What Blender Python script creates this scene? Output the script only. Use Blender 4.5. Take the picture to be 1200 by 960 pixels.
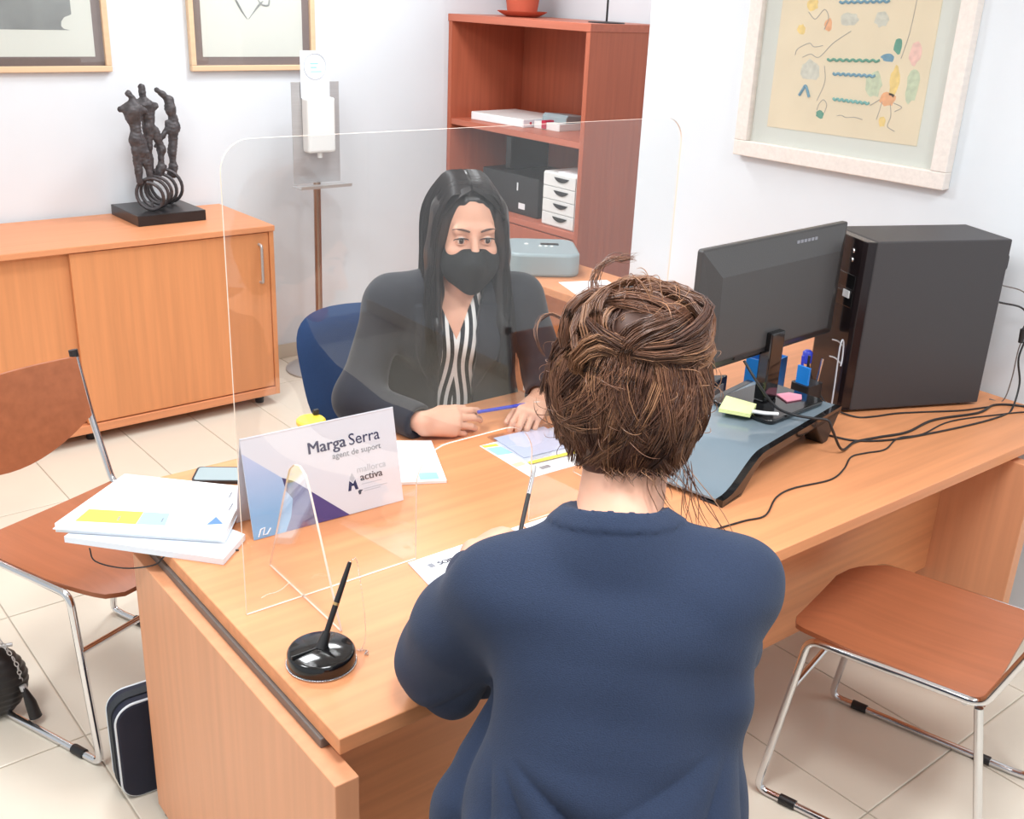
import bpy, bmesh, math, random
import numpy as np
from mathutils import Vector, Matrix

random.seed(7); np.random.seed(7)
scene = bpy.context.scene
col = scene.collection
for o in list(bpy.data.objects):
    bpy.data.objects.remove(o)

# ------------------------------------------------------------------ camera
YAW, PITCH, ROLL, FPX = 0.870249, 0.376382, -0.0444493, 1236.4
CAM = Vector((0.0, 0.0, 1.8))
fwd = Vector((math.cos(YAW) * math.cos(PITCH), math.sin(YAW) * math.cos(PITCH), -math.sin(PITCH)))
r0 = fwd.cross(Vector((0, 0, 1))).normalized(); d0 = fwd.cross(r0)
rr = math.cos(ROLL) * r0 + math.sin(ROLL) * d0
dd = -math.sin(ROLL) * r0 + math.cos(ROLL) * d0
cd = bpy.data.cameras.new('camera'); cam = bpy.data.objects.new('camera', cd); col.objects.link(cam)
m = Matrix(((rr.x, -dd.x, -fwd.x, CAM.x), (rr.y, -dd.y, -fwd.y, CAM.y), (rr.z, -dd.z, -fwd.z, CAM.z), (0, 0, 0, 1)))
cam.matrix_world = m
cd.sensor_fit = 'HORIZONTAL'; cd.sensor_width = 36.0; cd.lens = FPX / 1200 * 36; cd.clip_start = 0.02
scene.camera = cam

# ------------------------------------------------------------------ light
w = bpy.data.worlds.new('world'); scene.world = w; w.use_nodes = True
w.node_tree.nodes['Background'].inputs[0].default_value = (0.90, 0.955, 1.0, 1)
w.node_tree.nodes['Background'].inputs[1].default_value = 0.64
vs = scene.view_settings
vs.view_transform = 'Standard'; vs.look = 'None'; vs.gamma = 1.0; vs.use_curve_mapping = False
vs.exposure = 0.17
CEIL = 2.75
LAMPS = [(0.7, 0.7), (2.55, 3.75), (1.1, 2.9), (-0.5, 1.9), (1.9, 0.2)]
for (x, y) in LAMPS:
    ld = bpy.data.lights.new('ceiling_panel_light', 'AREA'); ld.shape = 'SQUARE'; ld.size = 0.56
    ld.energy = 26; ld.color = (0.93, 0.97, 1.0)
    lo = bpy.data.objects.new('ceiling_panel_light', ld); col.objects.link(lo); lo.location = (x, y, CEIL - 0.045)

# ------------------------------------------------------------------ helpers
def S(r, g, b):
    f = lambda c: (c / 255 / 12.92) if c / 255 <= 0.04045 else ((c / 255 + 0.055) / 1.055) ** 2.4
    return (f(r), f(g), f(b), 1)

def new_mat(name):
    mt = bpy.data.materials.new(name); mt.use_nodes = True
    nt = mt.node_tree; return mt, nt, nt.nodes['Principled BSDF']

def mat(name, c, rough=0.5, metal=0.0, spec=0.5, var=0.0, scale=20, stretch=(1, 1, 1), bump=0.0, bscale=None, coat=0.0, sheen=0.0, trans=0.0, detail=3):
    mt, nt, b = new_mat(name)
    b.inputs['Base Color'].default_value = c; b.inputs['Roughness'].default_value = rough
    b.inputs['Metallic'].default_value = metal; b.inputs['Specular IOR Level'].default_value = spec
    b.inputs['Coat Weight'].default_value = coat; b.inputs['Sheen Weight'].default_value = sheen
    b.inputs['Transmission Weight'].default_value = trans
    if var or bump:
        tc = nt.nodes.new('ShaderNodeTexCoord'); mp = nt.nodes.new('ShaderNodeMapping')
        mp.inputs['Scale'].default_value = stretch
        nt.links.new(tc.outputs['Object'], mp.inputs[0])
        n = nt.nodes.new('ShaderNodeTexNoise'); n.inputs['Scale'].default_value = scale; n.inputs['Detail'].default_value = detail
        nt.links.new(mp.outputs[0], n.inputs[0])
        if var:
            mr = nt.nodes.new('ShaderNodeMapRange'); mr.inputs['From Min'].default_value = .3; mr.inputs['From Max'].default_value = .7
            mr.inputs['To Min'].default_value = 1 - var; mr.inputs['To Max'].default_value = 1 + var
            nt.links.new(n.outputs[0], mr.inputs[0])
            mx = nt.nodes.new('ShaderNodeVectorMath'); mx.operation = 'SCALE'; mx.inputs[0].default_value = c[:3]
            nt.links.new(mr.outputs[0], mx.inputs['Scale']); nt.links.new(mx.outputs[0], b.inputs['Base Color'])
        if bump:
            n2 = n
            if bscale:
                n2 = nt.nodes.new('ShaderNodeTexNoise'); n2.inputs['Scale'].default_value = bscale; nt.links.new(mp.outputs[0], n2.inputs[0])
            bp = nt.nodes.new('ShaderNodeBump'); bp.inputs['Strength'].default_value = bump; bp.inputs['Distance'].default_value = 0.004
            nt.links.new(n2.outputs[0], bp.inputs['Height']); nt.links.new(bp.outputs[0], b.inputs['Normal'])
    return mt

def wood(name, c, axis, rough=0.42, var=0.09):
    st = [26, 26, 26]; st[axis] = 1.1
    return mat(name, c, rough=rough, var=var, scale=1.6, stretch=tuple(st), detail=5, spec=0.4)

class MB:
    def __init__(s): s.v = []; s.f = []
    def add(s, vs, fs):
        o = len(s.v); s.v += [tuple(p) for p in vs]; s.f += [tuple(i + o for i in f) for f in fs]; return s
    def box(s, a, b):
        x0, y0, z0 = a; x1, y1, z1 = b
        return s.add([(x0, y0, z0), (x1, y0, z0), (x1, y1, z0), (x0, y1, z0), (x0, y0, z1), (x1, y0, z1), (x1, y1, z1), (x0, y1, z1)],
                     [(0, 3, 2, 1), (4, 5, 6, 7), (0, 1, 5, 4), (1, 2, 6, 5), (2, 3, 7, 6), (3, 0, 4, 7)])
    def prism(s, poly, z0, z1, fr=None):
        # polygon (ccw) extruded along z; fr maps (x,y,z) to a point
        fr = fr or (lambda x, y, z: (x, y, z)); n = len(poly)
        vs = [fr(x, y, z0) for x, y in poly] + [fr(x, y, z1) for x, y in poly]
        return s.add(vs, [tuple(range(n - 1, -1, -1)), tuple(range(n, 2 * n))] + [(i, (i + 1) % n, n + (i + 1) % n, n + i) for i in range(n)])
    def lathe(s, prof, n=32, c=(0, 0, 0), fr=None):
        vs = []; fs = []
        fr = fr or (lambda x, y, z: (c[0] + x, c[1] + y, c[2] + z))
        m_ = len(prof)
        for i in range(n):
            a = 2 * math.pi * i / n
            for (r, z) in prof: vs.append(fr(r * math.cos(a), r * math.sin(a), z))
        for i in range(n):
            j = (i + 1) % n
            for k in range(m_ - 1): fs.append((i * m_ + k, j * m_ + k, j * m_ + k + 1, i * m_ + k + 1))
        fs.append(tuple(i * m_ for i in range(n - 1, -1, -1))); fs.append(tuple(i * m_ + m_ - 1 for i in range(n)))
        return s.add(vs, fs)
    def tube(s, pts, r, n=10, closed=False, caps=True):
        P = [Vector(p) for p in pts]; m_ = len(P); R = r if hasattr(r, '__len__') else [r] * m_
        vs = []; fs = []; prev = None
        for i, p in enumerate(P):
            if closed: t = (P[(i + 1) % m_] - P[i - 1])
            else: t = (P[min(i + 1, m_ - 1)] - P[max(i - 1, 0)])
            t.normalize()
            if prev is None:
                a = Vector((0, 0, 1)) if abs(t.z) < .9 else Vector((1, 0, 0)); u = t.cross(a).normalized()
            else:
                u = (prev - t * prev.dot(t)).normalized()
            prev = u; q = t.cross(u)
            for k in range(n):
                a = 2 * math.pi * k / n; vs.append(p + (u * math.cos(a) + q * math.sin(a)) * R[i])
        e = m_ if closed else m_ - 1
        for i in range(e):
            j = (i + 1) % m_
            for k in range(n): fs.append((i * n + k, i * n + (k + 1) % n, j * n + (k + 1) % n, j * n + k))
        if caps and not closed:
            fs.append(tuple(range(n - 1, -1, -1))); fs.append(tuple((m_ - 1) * n + k for k in range(n)))
        return s.add(vs, fs)
    def build(s, name, mt, parent=None, loc=(0, 0, 0), rz=0, smooth=None, bevel=0, seg=2):
        me = bpy.data.meshes.new(name); me.from_pydata(s.v, [], s.f); me.update()
        me.materials.append(mt)
        return link(name, me, parent, loc, rz, smooth, bevel, seg)

def link(name, me, parent=None, loc=(0, 0, 0), rz=0, smooth=None, bevel=0, seg=2):
    o = bpy.data.objects.new(name, me); col.objects.link(o); o.parent = parent; o.location = loc; o.rotation_euler = (0, 0, rz)
    if smooth is not None:
        me.polygons.foreach_set('use_smooth', [True] * len(me.polygons))
        if smooth < 180: me.set_sharp_from_angle(angle=math.radians(smooth))
    if bevel:
        b = o.modifiers.new('bevel', 'BEVEL'); b.width = bevel; b.segments = seg; b.limit_method = 'ANGLE'; b.angle_limit = math.radians(40)
    return o

def fillet(pts, r, n=6):
    # round the inner corners of a polyline
    P = [Vector(p) for p in pts]; out = [P[0]]
    for i in range(1, len(P) - 1):
        a = (P[i - 1] - P[i]); b = (P[i + 1] - P[i]); k = min(r, a.length * .45, b.length * .45)
        p0 = P[i] + a.normalized() * k; p1 = P[i] + b.normalized() * k
        for j in range(n + 1):
            t = j / n; out.append(p0 * (1 - t) ** 2 + P[i] * 2 * t * (1 - t) + p1 * t * t)
    out.append(P[-1]); return out

def spline(pts, n=8):
    P = [Vector(p) for p in pts]; out = []
    Q = [P[0] * 2 - P[1]] + P + [P[-1] * 2 - P[-2]]
    for i in range(1, len(Q) - 2):
        a, b, c, d = Q[i - 1:i + 3]
        for j in range(n):
            t = j / n
            out.append(0.5 * ((2 * b) + (c - a) * t + (2 * a - 5 * b + 4 * c - d) * t * t + (3 * b - a - 3 * c + d) * t ** 3))
    out.append(P[-1]); return out

def rrect(w_, h_, r, n=6, cx=0, cy=0):
    out = []
    for (sx, sy, a0) in ((1, 1, 0), (-1, 1, 90), (-1, -1, 180), (1, -1, 270)):
        for i in range(n + 1):
            a = math.radians(a0 + 90 * i / n)
            out.append((cx + sx * (w_ / 2 - r) + r * math.cos(a), cy + sy * (h_ / 2 - r) + r * math.sin(a)))
    return out

def tag(o, label, cat, group=None):
    o['label'] = label; o['category'] = cat
    if group: o['group'] = group
    return o

def empty(name, loc=(0, 0, 0), rz=0, label=None, cat=None, group=None):
    o = bpy.data.objects.new(name, None); col.objects.link(o); o.location = loc; o.rotation_euler = (0, 0, rz); o.empty_display_size = .1
    if label: tag(o, label, cat, group)
    return o

def struct(o):
    o['kind'] = 'structure'; return o

def text(name, s, size, mt, parent, mw, bold=0.0, align='LEFT', depth=0.0002, shear=0):
    c = bpy.data.curves.new('t', 'FONT'); c.body = s; c.size = size; c.extrude = depth; c.align_x = align; c.shear = shear
    c.resolution_u = 3
    o = bpy.data.objects.new('t', c); col.objects.link(o)
    dg = bpy.context.evaluated_depsgraph_get(); me = bpy.data.meshes.new_from_object(o.evaluated_get(dg))
    bpy.data.objects.remove(o); me.materials.clear(); me.materials.append(mt); me.name = name
    for p in me.polygons: p.material_index = 0
    if bold:
        bm = bmesh.new(); bm.from_mesh(me); g0 = list(bm.verts) + list(bm.edges) + list(bm.faces)
        for k in (1, 2, 3):
            d_ = bmesh.ops.duplicate(bm, geom=g0); bmesh.ops.translate(bm, vec=(bold * k, 0, .00002 * k), verts=[e for e in d_['geom'] if isinstance(e, bmesh.types.BMVert)])
        bm.to_mesh(me); bm.free()
    q = bpy.data.objects.new(name, me); col.objects.link(q); q.parent = parent; q.matrix_local = mw
    return q

def copy_tree(o, parent=None):
    c = o.copy(); col.objects.link(c); c.parent = parent
    for ch in list(o.children): copy_tree(ch, c)
    return c

# desk frame: x along the front edge to the right, y towards the sitter, origin at the front left corner
DL = -0.0202278
DO = (0.635, 1.167)
def W(x, y, z=0.73):
    X = x + DO[0]; Y = y + DO[1]
    return Vector((X * math.cos(DL) - Y * math.sin(DL), X * math.sin(DL) + Y * math.cos(DL), z))
TOP = 0.73

# ------------------------------------------------------------------ materials
M = {}
M['wall'] = mat('white_wall_paint', S(226, 231, 236), rough=.75, var=.012, scale=3, bump=.05, bscale=160)
M['ceiling'] = mat('ceiling_paint', S(240, 240, 238), rough=.8)
M['tile'] = mat('beige_porcelain', S(229, 219, 203), rough=.26, var=.03, scale=2.2, spec=.5, detail=6)
M['grout'] = mat('tile_grout', S(186, 175, 160), rough=.8)
M['skirt'] = mat('beige_skirting_tile', S(214, 202, 184), rough=.3, var=.03, scale=5)
M['desk_x'] = wood('cherry_laminate_desk', S(222, 150, 104), 0)
M['desk_z'] = wood('cherry_laminate_panel', S(222, 156, 116), 2, var=.06)
M['cab_z'] = wood('cherry_cabinet_upright_grain', S(222, 148, 98), 2, var=.07)
M['cab_x'] = wood('cherry_cabinet_long_grain', S(222, 148, 104), 0, var=.06)
M['book_z'] = wood('dark_cherry_upright_grain', S(182, 100, 74), 2, var=.1)
M['book_y'] = wood('dark_cherry_long_grain', S(190, 108, 84), 1, var=.08)
M['plywood'] = wood('stained_beech_plywood', S(164, 98, 66), 1, rough=.34, var=.1)
M['chrome'] = mat('chrome', S(225, 225, 228), rough=.13, metal=1)
M['steel'] = mat('brushed_steel', S(196, 194, 194), rough=.42, metal=.55, var=.05, scale=6, stretch=(1, 1, 60))
M['bronze_pole'] = mat('brown_tinted_steel', S(178, 158, 144), rough=.3, metal=.9)
M['grey_metal'] = mat('grey_metal_rail', S(120, 112, 108), rough=.45, metal=.3)
M['black'] = mat('black_plastic', S(34, 33, 35), rough=.4)
M['black_gloss'] = mat('gloss_black_plastic', S(14, 14, 16), rough=.12, coat=.4)
M['pc_side'] = mat('powder_coated_case', S(62, 59, 61), rough=.52, var=.05, scale=300, bump=.05)
M['pc_front'] = mat('dark_gloss_front', S(30, 22, 24), rough=.18)
M['mon'] = mat('dark_grey_monitor_shell', S(68, 66, 66), rough=.42, bump=.06, var=.03, scale=260)
M['white'] = mat('white_plastic', S(236, 236, 234), rough=.45)
M['paper'] = mat('white_paper', S(246, 247, 249), rough=.85, spec=.2)
M['paper2'] = mat('cool_white_paper', S(232, 238, 246), rough=.85, spec=.2)
M['ink'] = mat('dark_ink', S(70, 72, 84), rough=.8)
M['ink_light'] = mat('pale_grey_ink', S(196, 198, 206), rough=.8)
M['ink_mid'] = mat('mid_grey_ink', S(140, 142, 150), rough=.8)
M['navy_ink'] = mat('navy_ink', S(48, 50, 88), rough=.8)
M['yellow'] = mat('yellow_print', S(246, 226, 84), rough=.7)
M['yellow_plastic'] = mat('yellow_plastic', S(240, 208, 58), rough=.4)
M['sky'] = mat('sky_blue_print', S(158, 212, 240), rough=.7)
M['blue'] = mat('blue_print', S(92, 132, 186), rough=.7)
M['blue_plastic'] = mat('blue_plastic', S(30, 128, 214), rough=.35)
M['pen_blue'] = mat('blue_pen_plastic', S(52, 66, 190), rough=.3)
M['red'] = mat('crimson_strap', S(186, 44, 74), rough=.6)
M['pink'] = mat('pink_paper', S(232, 150, 170), rough=.8)
M['note'] = mat('pale_yellow_green_note', S(232, 240, 168), rough=.8)
M['terracotta'] = mat('terracotta', S(196, 92, 66), rough=.7, var=.06, scale=12)
M['bronze'] = mat('dark_bronze', S(84, 80, 82), rough=.55, metal=.4, var=.35, scale=45, bump=.6, detail=6)
M['plinth'] = mat('black_marble', S(36, 34, 36), rough=.3, var=.2, scale=12)
M['oak'] = wood('pale_oak_frame', S(230, 196, 160), 0, var=.05)
M['frame_white'] = mat('limed_white_frame', S(236, 226, 218), rough=.6, var=.05, scale=14, stretch=(1, 6, 6))
M['brown_mat'] = mat('brown_picture_mount', S(128, 112, 108), rough=.6, var=.05, scale=8)
M['cream'] = mat('cream_mount', S(226, 228, 220), rough=.85)
M['art_paper'] = mat('aged_cream_paper', S(240, 224, 194), rough=.85, var=.035, scale=7)
M['etching'] = mat('grey_etching_ink', S(142, 145, 144), rough=.85, var=.18, scale=9, detail=6)
M['grey_dev'] = mat('grey_blue_plastic', S(152, 166, 170), rough=.4)
M['fabric_blue'] = mat('blue_seat_fabric', S(36, 66, 112), rough=.95, sheen=.3, var=.12, scale=350, bump=.2)
M['leather'] = mat('black_leather', S(30, 26, 26), rough=.42, bump=.2, var=.1, scale=90)
M['navy_nylon'] = mat('navy_nylon', S(24, 28, 48), rough=.7, bump=.15, var=.1, scale=400)
M['piping'] = mat('white_piping', S(216, 222, 228), rough=.5)
M['black_nylon'] = mat('black_mesh_nylon', S(44, 48, 54), rough=.8, bump=.2, var=.15, scale=500)

def acrylic(name, tint=(0.975, 0.975, 0.972)):
    mt, nt, b = new_mat(name); nt.nodes.remove(b); out = nt.nodes['Material Output']
    tr = nt.nodes.new('ShaderNodeBsdfTransparent'); tr.inputs[0].default_value = (*tint, 1)
    gl = nt.nodes.new('ShaderNodeBsdfGlossy'); gl.inputs['Roughness'].default_value = .015; gl.inputs[0].default_value = (1, 1, 1, 1)
    lw = nt.nodes.new('ShaderNodeLayerWeight'); lw.inputs[0].default_value = .5
    pw = nt.nodes.new('ShaderNodeMath'); pw.operation = 'POWER'; pw.inputs[1].default_value = 5; nt.links.new(lw.outputs['Facing'], pw.inputs[0])
    fr = nt.nodes.new('ShaderNodeMath'); fr.operation = 'MULTIPLY_ADD'; fr.inputs[1].default_value = .96; fr.inputs[2].default_value = .052; nt.links.new(pw.outputs[0], fr.inputs[0])
    mx = nt.nodes.new('ShaderNodeMixShader')
    nt.links.new(fr.outputs[0], mx.inputs[0]); nt.links.new(tr.outputs[0], mx.inputs[1]); nt.links.new(gl.outputs[0], mx.inputs[2])
    nt.links.new(mx.outputs[0], out.inputs[0]); return mt
M['acrylic'] = acrylic('clear_acrylic')
M['acrylic_edge'] = mat('polished_acrylic_edge', S(250, 226, 208), rough=.3)  # pale peach colour stands in for light glowing out of the clear edges
M['clear_plastic'] = acrylic('clear_plastic_sleeve', (.93, .94, .97))

# ------------------------------------------------------------------ structure
struct(tag(MB().box((-2.2, -2.2, -.1), (3.95, 4.85, -.004)).build('floor', M['grout']), 'beige tiled office floor', 'floor'))
floor = bpy.data.objects['floor']
xs = [-1.77, -1.375, -.98, -.585, -.19, .205, .60, 1.0, 1.385, 1.69, 1.99, 2.385, 2.78, 3.08, 3.5, 3.93]
ys = [-1.76, -1.08, -.40, .28, .965, 1.65, 2.335, 3.005, 3.68, 4.365, 4.70]
tile_mesh = {}
for i in range(len(xs) - 1):
    for j in range(len(ys) - 1):
        if xs[i] >= 3.07 and ys[j] < 2.3: continue
        w_, h_ = round(xs[i + 1] - xs[i], 3), round(ys[j + 1] - ys[j], 3)
        if (w_, h_) not in tile_mesh:
            g = .0018; e = .003
            mb = MB(); vs_ = []
            for (k, zz) in ((g, -.012), (g, -.0012), (g + e, 0)):
                vs_ += [(k, k, zz), (w_ - k, k, zz), (w_ - k, h_ - k, zz), (k, h_ - k, zz)]
            mb.add(vs_, [(8, 9, 10, 11)] + [(a, (a + 1) % 4, (a + 1) % 4 + 4, a + 4) for a in range(4)] + [(a + 4, (a + 1) % 4 + 4, (a + 1) % 4 + 8, a + 8) for a in range(4)])
            me = bpy.data.meshes.new('floor_tile'); me.from_pydata(mb.v, [], mb.f); me.materials.append(M['tile']); tile_mesh[(w_, h_)] = me
        o = bpy.data.objects.new('floor_tile', tile_mesh[(w_, h_)]); col.objects.link(o); o.parent = floor; o.location = (xs[i], ys[j], 0)

struct(tag(MB().box((-2.2, 4.70, -.004), (3.40, 4.85, CEIL)).build('wall_left', M['wall']), 'white painted wall behind the low cabinet', 'wall'))
struct(tag(MB().box((3.40, 4.706, -.004), (3.95, 4.85, CEIL)).build('wall_niche', M['wall']), 'white painted niche wall beside the bookcase', 'wall'))
struct(tag(MB().box((3.95, 2.95, -.004), (4.05, 4.85, CEIL)).build('wall_back', M['wall']), 'white painted wall behind the bookcase', 'wall'))
struct(tag(MB().box((3.08, -2.2, -.004), (4.05, 2.95, CEIL)).build('wall_right', M['wall'], bevel=.006), 'white painted wall with the large child-like drawing', 'wall'))
struct(tag(MB().box((-2.2, -2.2, CEIL), (4.05, 4.85, CEIL + .1)).build('ceiling', M['ceiling']), 'plain white ceiling', 'ceiling'))
struct(tag(MB().box((-2.2, 4.688, 0), (3.40, 4.70, .072)).build('baseboard_left', M['skirt'], bevel=.002), 'beige tile skirting along the cabinet wall', 'baseboard'))
struct(tag(MB().box((3.068, -2.2, 0), (3.08, 2.95, .072)).build('baseboard_right', M['skirt'], bevel=.002), 'beige tile skirting along the drawing wall', 'baseboard'))

LWHERE = ['above the seat of the woman in navy', 'above the dispenser stand', 'in front of the low cabinet', 'beyond the left desk end', 'above the empty chair by the drawing wall']
mt, nt, b = new_mat('lamp_diffuser'); b.inputs['Base Color'].default_value = (1, 1, 1, 1)
b.inputs['Emission Color'].default_value = (1, .98, .95, 1); b.inputs['Emission Strength'].default_value = 3
M['diffuser'] = mt
for n_, (x, y) in enumerate(LAMPS):
    t = empty('ceiling_lamp', (x, y, CEIL), 0, 'square white ceiling panel lamp ' + LWHERE[n_], 'lamp', 'ceiling panel lamps')
    mb = MB()
    for a, b_ in (((-.31, -.31), (.31, -.29)), ((-.31, .29), (.31, .31)), ((-.31, -.29), (-.29, .29)), ((.29, -.29), (.31, .29))): mb.box((a[0], a[1], -.035), (b_[0], b_[1], 0))
    mb.build('frame', M['white'], t)
    MB().box((-.29, -.29, -.028), (.29, .29, -.018)).build('diffuser', M['diffuser'], t)

# ------------------------------------------------------------------ low cabinet
t = empty('low_cabinet', (0.38, 4.128, 0), 0, 'low cherry wood cabinet with sliding doors under the bronze sculpture', 'cabinet')
CWd, CD, CH = 1.71, .542, .825
MB().box((-.005, -.006, CH - .025), (CWd + .004, CD, CH)).build('top', M['cab_x'], t, bevel=.003)
for x in (0, CWd - .02): MB().box((x, 0.0, .05), (x + .02, CD, CH - .025)).build('side_panel', M['cab_z'], t, bevel=.002)
MB().box((.02, 0.0, .05), (CWd - .02, CD, .085)).build('base_board', M['cab_x'], t, bevel=.002)
MB().box((.02, CD - .01, .085), (CWd - .02, CD, CH - .025)).build('back_panel', M['cab_z'], t)
dA = MB().box((.02, .034, .09), (.90, .052, CH - .03)).build('door', M['cab_z'], t, bevel=.002)
dB = MB().box((.852, .008, .09), (CWd - .022, .026, CH - .03)).build('door', M['cab_z'], t, bevel=.002)
for dr, hx, hy in ((dA, .06, .034), (dB, CWd - .068, .008)):
    MB().tube(fillet([(hx, hy, .58), (hx, hy - .026, .582), (hx, hy - .026, .745), (hx, hy, .747)], .012), .006).build('handle', M['steel'], dr, smooth=50)
for x in (.05, CWd / 2, CWd - .09):
    for y in (.05, CD - .09): MB().lathe([(.018, 0), (.02, .004), (.02, .05)], 14).build('foot', M['black'], t, (x + .02, y + .02, 0), smooth=40)

# ------------------------------------------------------------------ main desk
t = empty('office_desk', W(0, 0, 0), DL, 'long cherry laminate desk with panel legs between the two women', 'desk')
DX, DY = 2.385, 1.04
MB().box((0, 0, .70), (DX, DY, .73)).build('desk_top', M['desk_x'], t, bevel=.002)
MB().box((-.03, -.038, .022), (.012, .815, .682)).build('leg_panel', M['desk_z'], t, bevel=.002)
MB().box((2.06, -.05, .022), (2.10, .815, .682)).build('leg_panel', M['desk_z'], t, bevel=.002)
MB().box((.012, .19, .27), (2.06, .21, .70)).build('modesty_panel', M['desk_x'], t, bevel=.002)
MB().box((-.006, .05, .682), (.03, .80, .70)).build('support_rail', M['grey_metal'], t, bevel=.002)
MB().box((2.062, .05, .682), (2.098, .80, .70)).build('support_rail', M['grey_metal'], t, bevel=.002)
for x in (-.009, 2.08):
    for y in (.02, .79): MB().lathe([(.014, 0), (.016, .004), (.016, .024)], 12).build('foot', M['black'], t, (x, y, 0), smooth=40)

# ------------------------------------------------------------------ side desk
t = empty('side_desk', (2.68, 2.26, 0), 0, 'cherry side desk with a grey device and loose paper on it', 'desk')
MB().box((0, 0, .70), (.375, 1.34, .73)).build('desk_top', M['desk_x'], t, bevel=.002)
for y in (.04, 1.27): MB().box((.03, y, 0), (.36, y + .03, .70)).build('leg_panel', M['desk_z'], t, bevel=.002)
MB().box((.33, .07, .30), (.35, 1.27, .70)).build('modesty_panel', M['desk_x'], t)
o = MB().prism(rrect(.21, .297, .002, 1), 0, .0012).build('paper_sheet', M['paper'], None, (2.82, 2.86, .7303), -.35)
tag(o, 'white sheet lying on the side desk behind the masked woman', 'paper')
o = MB().prism(rrect(.21, .297, .002, 1), 0, .0012).build('paper_sheet', M['paper'], None, (2.87, 2.74, .7318), -.65)
tag(o, 'upper white sheet overlapping another on the side desk', 'paper')
t = empty('desktop_device', (2.86, 3.25, .73), -.62, 'low grey desktop device with buttons and small display on the side desk', 'device')
pl = rrect(.30, .30, .06, 6)
MB().prism(pl, 0, .095).build('body', M['grey_dev'], t, smooth=40, bevel=.012, seg=3)
MB().box((.0, .02, .094), (.075, .048, .098)).build('display', M['black'], t, bevel=.001)
for i in range(3): MB().lathe([(.007, 0), (.007, .004), (.005, .005)], 12).build('button', M['white'], t, (-.005 + i * .024, -.006, .094), smooth=40)
MB().lathe([(.009, 0), (.009, .004), (.006, .005)], 12).build('button', M['white'], t, (-.06, .03, .094), smooth=40)

# ------------------------------------------------------------------ bookcase
t = empty('bookcase', (3.42, 3.63, 0), 0, 'tall dark cherry open bookcase in the corner niche', 'bookcase')
BD, BW, BH = .50, 1.07, 1.685
MB().box((-.003, -.003, BH - .035), (BD, BW + .003, BH)).build('top', M['book_y'], t, bevel=.002)
for y in (0, BW - .028): MB().box((0, y, 0), (BD, y + .028, BH - .035)).build('side_panel', M['book_z'], t, bevel=.002)
MB().box((BD - .012, .028, .05), (BD, BW - .028, BH - .035)).build('back_panel', M['book_z'], t)
for z in (1.135, .705): MB().box((.006, .028, z), (BD - .012, BW - .028, z + .03)).build('shelf', M['book_y'], t, bevel=.002)
MB().box((.03, .028, 0), (BD - .012, BW - .028, .06)).build('plinth', M['book_y'], t)
for k, y in enumerate((.03, BW / 2 + .001)):
    d_ = MB().box((.0, y, .065), (.018, y + BW / 2 - .031, .70)).build('door', M['book_z'], t, bevel=.002)
    hy = y + (BW / 2 - .07 if k == 0 else .04)
    MB().tube(fillet([(0, hy, .5), (-.022, hy, .5), (-.022, hy, .62), (0, hy, .62)], .01), .005).build('handle', M['steel'], d_, smooth=50)

# plant pot and rod stand on top
t = empty('plant_pot', (3.66, 4.40, 1.685), 0, 'terracotta plant pot standing in a saucer on the bookcase', 'pot')
MB().lathe([(.075, 0), (.085, .003), (.125, .024), (.127, .028), (.118, .026), (.08, .010)], 36).build('saucer', M['terracotta'], t, smooth=40)
pot = MB().lathe([(.068, .011), (.074, .014), (.098, .17), (.108, .17), (.11, .205), (.098, .205), (.094, .17), (.0001, .165)], 36).build('pot', M['terracotta'], t, smooth=40)
M['leaf'] = mat('dark_green_leaf', S(58, 96, 52), rough=.5, var=.15, scale=12)
for k in range(9):
    a = k * 2.4; L_ = .22 + .05 * (k % 3); mb = MB(); vs_ = []; n = 8
    for i in range(n + 1):
        u = i / n; R_ = .02 + L_ * .75 * u; z = .16 + .34 * L_ / .25 * u - .26 * u * u; wd = .028 * math.sin(math.pi * min(1, u * .93 + .07)) + .002
        for s_ in (-1, 0, 1): vs_.append((math.cos(a) * R_ - math.sin(a) * s_ * wd, math.sin(a) * R_ + math.cos(a) * s_ * wd, z + abs(s_) * .006))
    fs_ = [(3 * i + j, 3 * i + j + 1, 3 * i + j + 4, 3 * i + j + 3) for i in range(n) for j in range(2)]
    mb.add(vs_, fs_); lf = mb.build('leaf', M['leaf'], t, smooth=60)
    sm = lf.modifiers.new('thick', 'SOLIDIFY'); sm.thickness = .0012
t = empty('rod_stand', (3.62, 3.74, 1.685), 0, 'thin dark metal rod on a flat base on the bookcase', 'stand')
MB().lathe([(.085, 0), (.085, .004), (.08, .006), (.012, .008)], 36).build('base', M['black'], t, smooth=40)
MB().tube([(0, 0, .006), (0, 0, .40)], .005).build('rod', M['black'], t, smooth=50)
MB().lathe([(.0001, .40), (.03, .401), (.085, .47), (.083, .47), (.028, .405), (.0001, .404)], 24).build('cup', M['black'], t, smooth=40)

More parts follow.
